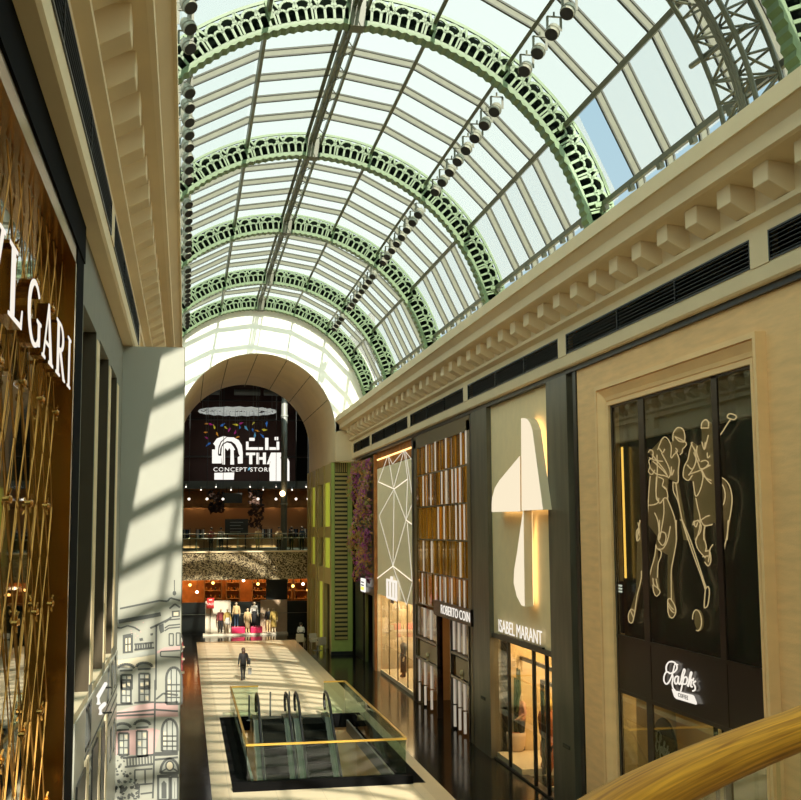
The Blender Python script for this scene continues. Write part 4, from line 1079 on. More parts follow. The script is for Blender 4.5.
# ---- gold lattice storefront
GY1, GYN = 16.2, -8.0
t = thing('gold_storefront', 'tall mirror-glass storefront with gold lattice and a gold inner frame', 'storefront', (WL, 8, 0))
g = MB(); g.box(-1.75, -1.46, 15.62, 16.6, 0, 11.89); g.box(-1.75, -1.44, GYN, 16.6, 11.36, 11.89); g.build('black_frame', M['blackmatt'], t)
g = MB(); g.box(-1.75, -1.465, 15.45, 15.62, 0, 11.36); g.box(-1.75, -1.465, GYN, 15.62, 11.12, 11.36); g.build('gold_frame', M['golddark'], t)
g = MB(); g.box(-1.74, -1.72, GYN, 15.5, 0, 11.2); g.build('mirror_glass', M['bronze_glass'], t)
g = MB(); g.box(-2.4, -1.75, GYN-7, 16.6, 0, 12); g.box(-1.75, WL, YB, GYN, 0, 11.9); g.build('rear_wall', M['darkwall'], t)
rows = [11.4-.005+0*1]+[10.24-1.17*k for k in range(9)]
rows = [10.24+1.17]+[10.24-1.17*k for k in range(9)]
def col(r): return [ (9.6 if r % 2 == 1 else 10.35)+1.5*k for k in range(-6, 5)]
def colx(r): return [9.6+.75*k for k in range(-12, 9)]
g = MB()
for r in range(len(rows)-1):
    z0, z1 = rows[r], rows[r+1]
    if z0 > 10.98: pass
    for y in colx(r):
        for dy in (-.75, .75):
            for off in (-.05, .05):
                a = Vector((-1.64+abs(off)*.3, y+off, z0)); c = Vector((-1.64+abs(off)*.3, y+dy-off*.6, z1))
                if z0 > 11.1: k = (z0-11.1)/(z0-z1); a = a+(c-a)*k
                if c.y > 15.4 or a.y > 15.4 or c.y < GYN+8: continue
                mid = (a+c)/2+Vector((.008, off*.3, 0)); g.tube([a, mid, c], .0060, 5, cap=False)
g.build('lattice', M['goldrod'], t)
s0 = None
for r in range(1, len(rows)):
    for y in col(r):
        if not (8.4 < y < 15.3): continue
        if s0 is None:
            g = MB(); c = Vector((-1.62, y, rows[r]))
            for k in range(8):
                a = pi*k/4+.39; L = .11 if k % 2 else .07
                d = Vector((.25, cos(a), sin(a))); n_ = Vector((0, -sin(a), cos(a)))*.02
                g.prism([c-n_, c+n_, c+d*L], (.02, 0, 0))
            g.tube([c+Vector((-.02, -.06, 0)), c+Vector((.04, -.06, 0)), c+Vector((.05, -.06, 0))], [.025, .035, .02], 8); g.tube([c+Vector((-.02, .06, 0)), c+Vector((.04, .06, 0)), c+Vector((.05, .06, 0))], [.025, .035, .02], 8)
            s0 = g.build('star_boss', M['gold'], t); sy, sz = y, rows[r]
        else:
            s = s0.copy(); COL.objects.link(s); s.location = (0, y-sy, rows[r]-sz)
SG = thing('shop_sign', 'large gold serif letters with white lit faces on the gold lattice storefront', 'sign', (-1.5, 12, 9.3))
# serif capitals drawn as outlines in a unit box (u right = +Y, v up)
def ring_poly(cx, cy, rx, ry, t0, t1, n=24): return [(cx+rx*cos(t0+(t1-t0)*i/n), cy+ry*sin(t0+(t1-t0)*i/n)) for i in range(n+1)]
G_out = ring_poly(.52, .5, .50, .52, radians(42), radians(322)); G_in = ring_poly(.55, .5, .36, .44, radians(322), radians(45))
LET = [('V', 7.0, .85, [[(0,1),(.30,1),(.30,.95),(.22,.94),(.54,.2),(.80,.94),(.72,.95),(.72,1),(1,1),(1,.95),(.92,.94),(.54,0),(.46,0),(.08,.94),(0,.95)]]),
 ('L', 8.05, .68, [[(0,0),(.95,0),(1,.28),(.95,.28),(.85,.07),(.40,.06),(.40,.94),(.55,.95),(.55,1),(0,1),(0,.95),(.14,.94),(.14,.06),(0,.05)]]),
 ('G', 9.0, .80, [G_out+[(.90,.15),(.90,.40),(.80,.42),(.80,.47),(1.06,.47),(1.06,.42),(1.0,.40),(1.0,.12)][:0]+G_in, [(.80,.05),(.80,.40),(.70,.42),(.70,.47),(1.05,.47),(1.05,.42),(.96,.40),(.96,.08)]]),
 ('A', 9.93, .82, [[(0,0),(.28,0),(.28,.05),(.18,.06),(.48,.83),(.68,.06),(.58,.05),(.58,0),(1,0),(1,.05),(.90,.06),(.56,1),(.48,1),(.10,.06),(0,.05)], [(.22,.33),(.74,.33),(.76,.27),(.20,.27)]]),
 ('R', 10.98, .82, [[(0,0),(.42,0),(.42,.05),(.30,.06),(.30,.94),(.30,1),(0,1),(0,.95),(.10,.94),(.10,.06),(0,.05)], [(.30,1)]+ring_poly(.42, .74, .38, .26, pi/2, -pi/2, 14)+[(.30,.48),(.30,.53)]+ring_poly(.42, .74, .22, .20, -pi/2, pi/2, 14)+[(.30,.95)], [(.38,.48),(.54,.49),(.92,.06),(1,.05),(1,0),(.78,0),(.34,.48)]]),
 ('I', 12.02, .32, [[(0,0),(1,0),(1,.05),(.72,.06),(.72,.94),(1,.95),(1,1),(0,1),(0,.95),(.28,.94),(.28,.06),(0,.05)]])]
for ch, y0, wd, polys in LET:
    g = MB(); f = MB()
    for P in polys:
        Q = [Vector((-1.53, (y0+u*wd)*1.183, 9.33+v*.61)) for u, v in P]; g.prism(Q, (.11, 0, 0)); f.prism([q+Vector((.111, 0, 0)) for q in Q], (.006, 0, 0))
    g.box(-1.73, -1.53, (y0+wd*.35)*1.183, (y0+wd*.35)*1.183+.05, 9.6, 9.65)
    o = g.build('letter', M['golddark'], SG); f.build('lit_face', M['letter_hot'], o)
# ================================================================ ESCALATOR OPENING
t = thing('escalator_well', 'sunken escalator opening with cream side walls and a black kerb', 'escalator well', (4.3, 42, -5.5))
g = MB(); g.box(PX0, PX0+.12, PY0, PY1, -5.5, -.02); g.box(PX1-.12, PX1, PY0, PY1, -5.5, -.02); g.box(PX0, PX1, PY0, PY0+.12, -5.5, -.4); g.box(PX0, PX1, PY1-.12, PY1, -5.5, -.02)
g.build('well_wall', M['cream'], t)
g = MB(); g.box(PX0, PX1, PY0-6, PY1, -5.7, -5.5); g.build('lower_floor', M['floor_light'], t)
g = MB(); g.box(PX0, 1.92, PY0, PY1, -.5, .012); g.box(6.78, PX1, PY0, PY1-2.0, -.5, .012); g.box(PX0, PX1-.4, PY0-.12, PY0+.16, -.6, .26); g.box(PX0, 2.7, PY1-.25, PY1, -.5, .02); g.box(5.7, PX1, PY1-.35, PY1, -.5, .02)
g.build('kerb', M['blackmatt'], t)
g = MB(); g.box(6.55, 6.62, PY0+.2, PY1-1, -.55, -.1); g.box(2.0, 2.08, PY0+.2, PY1-1, -.4, .3); g.build('inner_channel', M['greysteel'], t)
g = MB(); g.box(6.95, 7.08, 37, 47, -.72, -.62); g.build('well_fill_strip', emat('well_fill_glow', (1, .82, .55), 5.0), t)  # glowing strip added to brighten the boutique-side well wall
# glass barrier with gold rail
t = thing('glass_barrier', 'glass barrier with a gold handrail round the escalator opening', 'balustrade', (4.3, 42, 0))
BZ = 1.30; bx0, bx1, by0, by1 = 1.88, 6.64, 35.3, 48.6
path = [(3.0, by1-.3, BZ), (bx0, by1-.3, BZ), (bx0, by0, BZ), (bx1, by0, BZ), (bx1, by1+.4, BZ), (5.75, by1+.4, BZ)]
g = MB()
for a, c in zip(path, path[1:]): g.bar(a, c, .07, .06)
g.build('handrail', M['goldrail'], t)
for a, c in zip(path, path[1:]):
    n_ = max(1, int((Vector(c)-Vector(a)).length/2.4)); 
    for k in range(n_):
        p = Vector(a)+(Vector(c)-Vector(a))*(k/n_); q = Vector(a)+(Vector(c)-Vector(a))*((k+1)/n_); d = (q-p).normalized()*.012
        g = MB(); p2 = p+d; q2 = q-d
        sd = d.cross(Vector((0, 0, 1))).normalized()*.006
        zb = .26 if abs(p.y-by0) < .1 and abs(q.y-by0) < .1 else .0
        g.hexa([(p2.x-sd.x, p2.y-sd.y, zb), (p2.x+sd.x, p2.y+sd.y, zb), (q2.x+sd.x, q2.y+sd.y, zb), (q2.x-sd.x, q2.y-sd.y, zb), (p2.x-sd.x, p2.y-sd.y, BZ-.03), (p2.x+sd.x, p2.y+sd.y, BZ-.03), (q2.x+sd.x, q2.y+sd.y, BZ-.03), (q2.x-sd.x, q2.y-sd.y, BZ-.03)])
        g.build('glass_panel', M['green_glass'], t)
# two escalators going down towards the viewer
def escalator(x0, x1, label, grp):
    t = thing('escalator', label, 'escalator', ((x0+x1)/2, 42, -5.5), grp)
    yt, yb = 47.2, 37.9; sl = 5.5/9.3
    Z = lambda y: 0 if y > yt else -(yt-y)*sl
    g = MB(); y = yt+1.1
    while y > yb:
        z = -round((yt-y)/.4)*.4*sl if y < yt else 0
        g.box(x0+.16, x1-.16, y-.4, y, z-.3, z-.015)
        for k in range(8): xx = x0+.2+(x1-x0-.4)*k/7; g.box(xx-.02, xx+.02, y-.4, y, z-.015, z)
        y -= .4
    g.build('steps', M['esc_step'], t)
    g = MB(); g.box(x0+.1, x1-.1, yt+.9, yt+1.5, 0, .03); g.build('comb_plate', M['steel'], t)
    for s, xx in (('a', x0), ('b', x1)):
        path = [(xx, yt+1.05, .30), (xx, yt+1.28, .48), (xx, yt+1.36, .70), (xx, yt+1.24, .92), (xx, yt+.95, 1.02), (xx, yt+.3, 1.0), (xx, yt-.4, .83)]+[(xx, y, Z(y)+1.0+.0) for y in (46, 44, 42, 40, 38.2)]
        g = MB(); g.tube(path, .055, 8); g.build('handrail', M['rubber'], t, smooth=True)
        g = MB(); P = [(p[1], p[2]-.04) for p in path]; Q = [(y, Z(y)+.12) for y in (38.2, 44, 47, yt+.8)]
        pts = [Vector((xx-.006, y, z)) for y, z in P[3:]]+[Vector((xx-.006, y, z)) for y, z in Q]
        g.prism(pts, (.012, 0, 0)); g.build('balustrade_glass', M['green_glass'], t)
        g = MB()
        a, c = (xx-.17, xx+.14) if s == 'a' else (xx-.14, xx+.17)
        g.hexa([(a, yt+1.3, -.3), (c, yt+1.3, -.3), (c, yt+1.3, .14), (a, yt+1.3, .14), (a, yt, -.4), (c, yt, -.4), (c, yt, .14), (a, yt, .14)])
        g.hexa([(a, yt, -.5), (c, yt, -.5), (c, yt, .14), (a, yt, .14), (a, yb, Z(yb)-.6), (c, yb, Z(yb)-.6), (c, yb, Z(yb)+.14), (a, yb, Z(yb)+.14)])
        g.build('skirt', M['steel'], t)
    g = MB(); g.hexa([(x0-.1, yt+1.2, -1.0), (x1+.1, yt+1.2, -1.0), (x1+.1, yt+1.2, -.3), (x0-.1, yt+1.2, -.3), (x0-.1, yb, -5.49), (x1+.1, yb, -5.49), (x1+.1, yb, -5.3), (x0-.1, yb, -5.3)]); g.build('truss_casing', M['cream'], t)
escalator(2.92, 4.10, 'escalator on the side of the sunlit pale floor edge', 'pair of escalators')
escalator(4.50, 5.72, 'escalator on the boutique side of the pair', 'pair of escalators')
for i, (x, y) in enumerate(((2.62, 48.0), (3.52, 48.7), (4.3, 48.7))):
    t = thing('stanchion_post', ['slim steel post at the corner of the escalator barrier', 'slim steel post standing before the mural-side escalator landing', 'slim steel post standing between the two escalator landings'][i], 'post', (x, y, 0), 'steel posts by the escalators')
    g = MB(); g.tube([(x, y, .02), (x, y, 1.0)], .035, 8); g.build('post', M['greysteel'], t)
    g = MB(); g.lathe((x, y, 0), [(.11, 0), (.11, .015), (.04, .03)], 12); g.build('base', M['greysteel'], t)

# ================================================================ FOREGROUND HANDRAIL (gallery where the viewer stands)
t = thing('gallery_handrail', 'thick curved honey-coloured wooden handrail close to the viewer', 'handrail', (1.0, 2.6, 7.0))
HZ = 7.02
pxs = [(1050, 596), (930, 666), (860, 700), (801, 728), (755, 746), (705, 767), (655, 791), (605, 820), (555, 857), (500, 905), (440, 965), (370, 1050)]
P = [atZ(x, y, HZ) for x, y in pxs]
# resample smoothly
P = catmull(P)
bm = bmesh.new(); uvl = bm.loops.layers.uv.new('UVMap'); n = 20; rings = []; dist = 0; ds = []
for i, p in enumerate(P):
    d = (P[min(i+1, len(P)-1)]-P[max(i-1, 0)]).normalized(); sd = d.cross(Vector((0, 0, 1))).normalized(); u = sd.cross(d)
    if i: dist += (P[i]-P[i-1]).length
    ds.append(dist); rings.append([bm.verts.new(p-Vector(t.location)+sd*cos(2*pi*k/n)*.062+u*sin(2*pi*k/n)*.058) for k in range(n)])
for i in range(len(rings)-1):
    for k in range(n):
        f = bm.faces.new([rings[i][k], rings[i][(k+1) % n], rings[i+1][(k+1) % n], rings[i+1][k]]); f.smooth = True
        for lp, (a, c) in zip(f.loops, ((ds[i], k/n), (ds[i], (k+1)/n), (ds[i+1], (k+1)/n), (ds[i+1], k/n))): lp[uvl].uv = (a, c)
bm.faces.new(rings[0][::-1]); bm.faces.new(rings[-1])
bmesh.ops.recalc_face_normals(bm, faces=bm.faces)
me = bpy.data.meshes.new('wooden_rail'); bm.to_mesh(me); bm.free(); me.materials.append(M['wood'])
o = bpy.data.objects.new('wooden_rail', me); COL.objects.link(o); o.parent = t
g = MB()
for a, c in zip(P[::3], P[3::3]): g.bar(a-Vector((0, 0, .55)), c-Vector((0, 0, .55)), .012, .98)
g.build('glass_guard', M['clear'], t)
g = MB()
for a, c in zip(P[::3], P[3::3]): g.bar(a-Vector((0, 0, 1.15)), c-Vector((0, 0, 1.15)), .3, .3)
o = g.build('gallery_edge', M['cream'], t)
# ================================================================ FAR ATRIUM BEYOND THE ARCH
F_ = lambda x, y, Y: atY(x, y, Y)
g = MB()
g.box(-3, 14, 108, 108.4, 0, 24); g.box(-3.4, -3, YT, 108, 0, 24); g.box(13.6, 14, YT, 108, 0, 24); g.box(-3.4, 14, YT, 108, 21.5, 21.8)
g.box(-3.4, XLf, YT, YT+.3, 0, 22); g.box(XR+.9, 14, YT, YT+.3, 0, 22); g.box(XLf-.2, XR+1, YT, YT+.3, AZ+AR+.3, 22)
w = g.build('wall_atrium', M['darkwall'], origin=(5, 100, 0)); struct(w, 'dark shell of the far atrium', 'wall')
g = MB(); g.box(-3, 14, 86.1, 108, 5.85, 6.1); g.build('floor_gallery', M['greysteel'], w)
g = MB(); g.box(-2.6, 9.6, 103.6, 103.9, 11.3, 21); g.build('maroon_wall', M['maroonwall'], w)
g = MB(); g.box(-3, 14, 103.5, 103.8, 6.1, 9.6); g.build('peach_wall', M['peach'], w)
g = MB(); g.box(-3, 14, 98.8, 99.2, 11.1, 11.75); g.build('beam_face', M['beam'], w)
g = MB(); g.box(-3, 14, 99.2, 103.6, 11.0, 11.2); g.box(-3, 14, 100.4, 100.7, 9.6, 11.0); g.build('orange_soffit', M['orangewall'], w)
g = MB()
for z in (14.0, 17.3, 19.0): g.box(-3, 14, 102.8, 103.2, z, z+.14)
g.build('dark_beam', M['brown'], w)
g = MB()
for x in (1.6, 5.0, 7.5): g.tube([(x-1.1, 98, 19.2), (x+1.1, 98, 19.2)], .26, 10)
g.build('duct', M['beam'], w)
# ground floor rear room
g = MB(); g.box(-3, 14, 93, 93.3, 0, 5.85); g.build('orange_room_wall', M['orangewall'], w)
g = MB(); g.box(-3, 14, 87.4, 87.6, 0, 2.35); g.box(6.0, 7.6, 88, 88.2, 2.2, 4.0); g.build('black_screen_wall', M['blackgloss'], w)
for x0 in (-2, 2.2, 6.4):  # glowing panels added to brighten the orange room and gallery shop
    g = MB(); g.box(x0, x0+3, 89.5, 92, 5.7, 5.8); o = g.build('fill_glow_panel', emat('room_fill_glow', (1, .52, .18), 7.0)); tag(o, f'added glow panel brightening the orange room, {["mural end", "middle", "boutique end"][int((x0+2)/4)]}', 'lamp', 'added glow panels of the orange room')
    g = MB(); g.box(x0, x0+3, 101, 103, 10.9, 10.98); o = g.build('fill_glow_panel', emat('gallery_fill_glow', (1, .62, .3), .55)); tag(o, f'added glow panel brightening the gallery shop, {["mural end", "middle", "boutique end"][int((x0+2)/4)]}', 'lamp', 'added glow panels of the gallery shop')

# glitter band below the gallery
t = thing('glitter_band', 'glittering bronze sequin band below the gallery balustrade', 'fascia', (4.2, 86.1, 4.0))
g = MB(); g.box(-3, 10.6, 85.95, 86.15, 4.02, 6.0); g.build('sequin_panel', M['glitter'], t)
g = MB(); g.box(-3, 10.6, 85.85, 86.4, 6.0, 6.1); g.build('white_capping', M['cream'], t)
t = thing('gallery_balustrade', 'glass balustrade with two steel rails above the glitter band', 'balustrade', (4.2, 86.2, 6.1))
g = MB(); g.box(-2.5, 10.4, 86.19, 86.21, 6.12, 7.2); g.build('glass_panel', M['green_glass'], t)
for z in (7.35, 7.02):
    g = MB(); g.tube([(-2.5, 86.2, z), (10.4, 86.2, z)], .035, 8); g.build('rail', M['steel'], t)
g = MB()
for k in range(9): g.tube([(-2.2+1.5*k, 86.25, 6.1), (-2.2+1.5*k, 86.25, 7.35)], .03, 6)
g.build('post', M['steel'], t)
# grey column
c = F_(284, 500, 88)
t = thing('steel_column', 'grey steel column rising past the white lit sign', 'column', (c.x, 88, 6.1))
g = MB(); g.tube([(c.x, 88, 6.1), (c.x, 88, 21.5)], .24, 12); g.build('shaft', M['beam'], t, smooth=True)
g = MB()
for z in (9.5, 13, 16.2): g.tube([(c.x, 88, z), (c.x, 88, z+.12)], .28, 12)
g.build('band', M['greysteel'], t)
t = thing('wall_lamp', 'warm glowing lamp on the grey steel column', 'lamp', (c.x-.1, 87.6, 10.2))
p = F_(282.5, 493.5, 87.6); g = MB(); g.ball(p, .20, n=10); g.build('bulb', M['warmlamp'], t); g = MB(); g.bar(p, p+Vector((.1, .3, 0)), .06, .06); g.build('arm', M['black'], t)

# lit concept store sign
SY = 99.0
T = thing('store_sign', 'white lit arch emblem with Arabic and Latin store lettering above the gallery', 'sign', (4.5, SY, 12))
C_ = lambda L: [F_(200+x/8.89, 420+y/8.89, SY) for x, y in L]
def slab(b, L, d=.15): b.prism(C_(L), (0, d, 0))
g = MB()
slab(g, [(108,262),(135,262),(135,228),(118,210),(150,165),(205,145),(235,148),(185,190),(165,235),(158,300),(165,318),(192,318),(192,385),(108,385)])
slab(g, [(240,152),(300,155),(345,180),(372,225),(380,290),(380,385),(338,388),(335,330),(355,320),(345,300),(335,255),(315,215),(282,190),(240,186),(200,210),(180,255),(178,300),(168,300),(172,250),(190,200)])
slab(g, [(190,300),(195,240),(212,215),(240,200),(276,210),(302,245),(312,265),(300,268),(300,300),(272,300),(272,268),(262,248),(246,272),(228,248),(222,262),(222,300)])
slab(g, [(190,300),(222,300),(222,395),(200,395)]); slab(g, [(272,300),(300,300),(304,395),(270,395)])
slab(g, [(128,470),(305,466),(300,530),(128,530)])
g.build('emblem', M['letter_white'], T)
g = MB()
for L in ([(410,192),(432,192),(432,242),(560,242),(560,265),(410,265)], [(438,158),(486,158),(486,184),(438,184)], [(580,158),(608,158),(608,265),(580,265)], [(618,242),(680,242),(680,192),(705,192),(705,265),(618,265)], [(664,150),(696,150),(696,178),(664,178)]): slab(g, L)
g.build('arabic_lettering', M['letter_white'], T)
g = MB()
for L in ([(410,290),(492,290),(492,312),(465,312),(465,392),(437,392),(437,312),(410,312)], [(502,290),(526,290),(526,330),(560,330),(560,290),(586,290),(586,392),(560,392),(560,352),(526,352),(526,392),(502,392)], [(594,392),(632,290),(660,290),(655,392),(632,392),(634,360),(622,372),(618,392)], [(655,290),(745,290),(745,312),(714,312),(714,392),(688,392),(688,312),(655,312)]): slab(g, L)
g.build('latin_lettering', M['letter_white'], T)
c = C_([(378, 442)])[0]
text_mesh('small_lettering', 'CONCEPT STORE', .50, text_on_far((c.x, SY-.05, c.z)), M['letter_white'], T, .05, 1.15, xscale=1.12)
g = MB(); slab(g, [(620,395),(645,310),(720,300),(770,320),(795,370),(795,560),(762,560),(762,480),(735,440),(735,560),(620,560)]); g.build('side_arch', M['letter_white'], T)

# oval chandelier and hanging paper birds
c = F_(237.5, 411.5, 95); W_ = (F_(276, 411, 95)-F_(199, 411, 95)).length/2
t = thing('ring_chandelier', 'wide pale oval ring chandelier hanging in the far atrium', 'chandelier', (c.x, 95, c.z))
g = MB(); rnd = random.Random(4)
for rr in (W_, W_*.8, W_*.55, W_*.3): g.tube([(c.x+rr*cos(k*pi/20), 95+rr*sin(k*pi/20), c.z+.04*sin(k*3)) for k in range(41)], .07, 5)
for k in range(140):
    a = rnd.uniform(0, 6.28); r1 = W_*rnd.uniform(.15, 1); g.bar((c.x+r1*cos(a), 95+r1*sin(a), c.z+rnd.uniform(-.07, .07)), (c.x+min(W_, r1+.5)*cos(a+.25), 95+min(W_, r1+.5)*sin(a+.25), c.z+rnd.uniform(-.07, .07)), .05, .05)
g.build('crystal_ring', mat('pale_crystal', (.6, .6, .56), .3, emit=(.9, .95, .9), estr=.22), t)
for k in range(6):
    a = k*pi/3; g = MB(); g.tube([(c.x+W_*.9*cos(a), 95+W_*.9*sin(a), c.z), (c.x+W_*.9*cos(a), 95+W_*.9*sin(a), 21.5)], .015, 4); g.build('suspension_wire', M['greysteel'], t)
bc = {'yellow': (.75, .62, .05), 'orange': (.75, .32, .03), 'magenta': (.45, .02, .22), 'blue': (.05, .2, .6), 'sky blue': (.15, .45, .7)}
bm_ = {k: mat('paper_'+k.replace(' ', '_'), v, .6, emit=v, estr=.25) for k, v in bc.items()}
birds = [(206.5,424,'orange'),(214,427,'yellow'),(222.5,424.5,'blue'),(226,427.5,'yellow'),(229.5,430,'magenta'),(235.5,425,'yellow'),(239.5,427,'blue'),(241,423,'magenta'),(246.5,428,'sky blue'),(253.5,423.5,'yellow'),(257,431,'orange'),(254.5,435,'sky blue'),(205.8,432,'orange'),(217.5,434,'orange'),(208.5,444.5,'blue'),(206.5,438,'magenta'),(235,432,'magenta'),(264.5,429.5,'yellow'),(253,430,'blue'),(237.5,437.5,'orange'),(262,436,'blue'),(249,468.5,'sky blue'),(211,424,'magenta'),(267,424,'blue')]
for i, (x, y, cn) in enumerate(birds):
    p = F_(x, y, 93+(i*7 % 5)*.7); s = .19+.04*(i % 3)
    t = thing('paper_bird', f'{cn} folded paper bird hanging below the pale ring chandelier', 'paper bird', p, f'{cn} hanging paper birds')
    g = MB(); a = i*1.3; R_t = Matrix.Rotation(a, 3, 'Y')
    for tri in (((-s, 0, 0), (s*.2, .08, s*.5), (s*.4, -.06, -s*.2)), ((-s, 0, 0), (s*.4, -.06, -s*.2), (s*.1, -.2, s*.1)), ((s*.2, .08, s*.5), (s*.9, 0, s*.1), (s*.4, -.06, -s*.2))):
        g.prism([p+R_t @ Vector(q) for q in tri], (0, .03, 0))
    g.build('folded_body', bm_[cn], t)
    g = MB(); g.tube([p, (p.x, p.y, F_(237, 411, 95).z)], .008, 4); g.build('thread', M['greysteel'], t)

# gallery dressing: chalk board, hanging foliage, clothes rails with garments, spot lamps
c0 = F_(225, 519, 96); c1 = F_(248, 535, 96)
t = thing('chalkboard', 'large black chalkboard standing on the gallery behind the rails', 'board', ((c0.x+c1.x)/2, 96, 6.1))
g = MB(); g.box(c0.x, c1.x, 95.95, 96.05, c1.z, c0.z); g.build('board', M['black'], t)
g = MB()
for x in (c0.x+.2, c1.x-.2): g.box(x-.05, x+.05, 95.95, 96.05, 6.1, c1.z)
g.build('leg', M['black'], t)
g = MB()
for k in range(4): zz = c0.z-.3-.26*k; g.box(c0.x+.4, c1.x-.4-.2*(k % 2), 95.93, 95.95, zz, zz+.05)
g.build('chalk_lines', M['inksoft'], t)
c0 = F_(223, 493, 97); c1 = F_(242, 503, 97)
t = thing('hanging_board', 'small dark sign board hanging above the chalkboard', 'board', ((c0.x+c1.x)/2, 97, c1.z))
g = MB(); g.box(c0.x, c1.x, 96.95, 97.05, c1.z, c0.z); g.build('board', M['black'], t)
g = MB(); g.tube([(c0.x+.3, 97, c0.z), (c0.x+.3, 97, 11.2)], .02, 4); g.tube([(c1.x-.3, 97, c0.z), (c1.x-.3, 97, 11.2)], .02, 4); g.build('cable', M['black'], t)
def clump(x0, y0, x1, y1, Y, label, seed):
    a, c = F_(x0, y0, Y), F_(x1, y1, Y); rnd = random.Random(seed); g = MB()
    for k in range(130):
        p = Vector((rnd.uniform(a.x, c.x), Y+rnd.uniform(-.5, .5), rnd.uniform(c.z, a.z))); r = rnd.uniform(.12, .3); q = Matrix.Rotation(rnd.uniform(0, 6), 3, 'Y') @ Matrix.Rotation(rnd.uniform(-1, 1), 3, 'X')
        g.face([g.bm.verts.new(p+q @ Vector(v)) for v in ((-r, 0, 0), (0, .05, -r*.5), (r, 0, 0), (0, .05, r*.5))])
    o = g.build('hanging_foliage', mat('dark_foliage', (.05, .022, .012), .8), origin=((a.x+c.x)/2, Y, c.z)); tag(o, label, 'foliage', kind='stuff')
clump(209, 492, 224, 512, 97.5, 'dark hanging foliage above the clothes rail with pale garments', 1)
clump(249, 490, 263, 528, 97.5, 'dark hanging foliage and branches beside the steel column', 2)
for i, (x0, x1) in enumerate(((183, 190), (196, 204), (262, 272), (289, 298), (300, 312))):
    a, c = F_(x0, 524, 98), F_(x1, 545, 98)
    t = thing('clothes_rail', ['clothes rail of dark garments at the mural end of the gallery', 'clothes rail with pale garments beside the dark foliage', 'clothes rail with white garments behind the tan-jacketed pair', 'clothes rail of dark garments behind the steel column', 'clothes rail of dark and white garments by the lime-green shop end'][i], 'clothes rail', ((a.x+c.x)/2, 98, 6.1), 'clothes rails on the gallery')
    g = MB(); g.tube([(a.x, 98, 6.1), (a.x, 98, 7.8), (c.x, 98, 7.8), (c.x, 98, 6.1)], .03, 6); g.build('frame', M['black'], t)
    n_ = 6
    for k in range(n_):
        x = a.x+(c.x-a.x)*(k+.5)/n_; g = MB(); g.hexa([(x-.05, 97.75, 6.9), (x+.05, 97.75, 6.9), (x+.05, 98.25, 6.9), (x-.05, 98.25, 6.9), (x-.05, 97.85, 7.7), (x+.05, 97.85, 7.7), (x+.05, 98.15, 7.7), (x-.05, 98.15, 7.7)])
        mk = ['cl_black', 'cl_grey', 'cl_white' if i in (1, 2, 4) else 'cl_black', 'cl_blue'][(k+i) % 4]
        tag(g.build('garment', M[mk]), f'{ {"cl_black": "black", "cl_grey": "grey", "cl_white": "white", "cl_blue": "navy"}[mk]} garment hanging on the {ORD[i+1]} gallery clothes rail from the mural end', 'garment', 'garments on the gallery rails')
for i, x in enumerate((186, 201, 216, 231, 250, 263, 276, 292, 306)):
    p = F_(x, 484+3*(i % 2), 98.6)
    t = thing('track_spotlight', f'{ORD[i+1]} small track spotlight along the grey gallery beam from the mural end', 'spotlight', p, 'track spotlights on the gallery beam')
    g = MB(); g.tube([p, p+Vector((0, -.12, -.22))], .06, 6); g.build('can', M['cl_white'], t)
    g = MB(); g.ball(p+Vector((0, -.13, -.25)), .055, n=6); g.build('bulb', M['whitelamp'], t)
for i, x in enumerate((189, 207, 223, 258, 276, 296, 308)):
    p = F_(x, 499, 88.4)
    t = thing('gallery_downlight', f'{ORD[i+1]} bright downlight under the gallery ceiling from the mural end', 'spotlight', p, 'downlights under the gallery ceiling')
    g = MB(); g.ball(p, .09, n=8); g.build('bulb', M['whitelamp'], t); g = MB(); g.tube([p+Vector((0, 0, .08)), (p.x, p.y, 21.5)], .02, 5); g.build('rod', M['black'], t)
    ld = bpy.data.lights.new('visitor_fill_beam', 'SPOT'); ld.energy = 160; ld.color = (1, .80, .52); ld.spot_size = radians(75); ld.spot_blend = .5; ld.shadow_soft_size = .06; lo = bpy.data.objects.new('visitor_fill_beam', ld); COL.objects.link(lo); lo.parent = t; lo.location = (0, 0, -.14); lo.rotation_euler = (radians(-14), 0, 0)  # spot beam added to brighten the visitors at the balustrade
for i, (x, e) in enumerate(((191, 1), (200, 1), (225, .6), (272, 1), (300, 1))):
    p = F_(x, 515, 103.2)
    t = thing('picture_lamp', f'{ORD[i+1]} warm wall washer lamp on the peach wall from the mural end', 'lamp', p, 'wall washer lamps on the peach wall')
    g = MB(); g.ball(p+Vector((0, 0, .9)), .12, n=8); g.build('bulb', M['warmlamp'], t); g = MB(); g.bar(p+Vector((0, 0, .9)), p+Vector((0, .3, .9)), .05, .05); g.build('arm', M['black'], t)

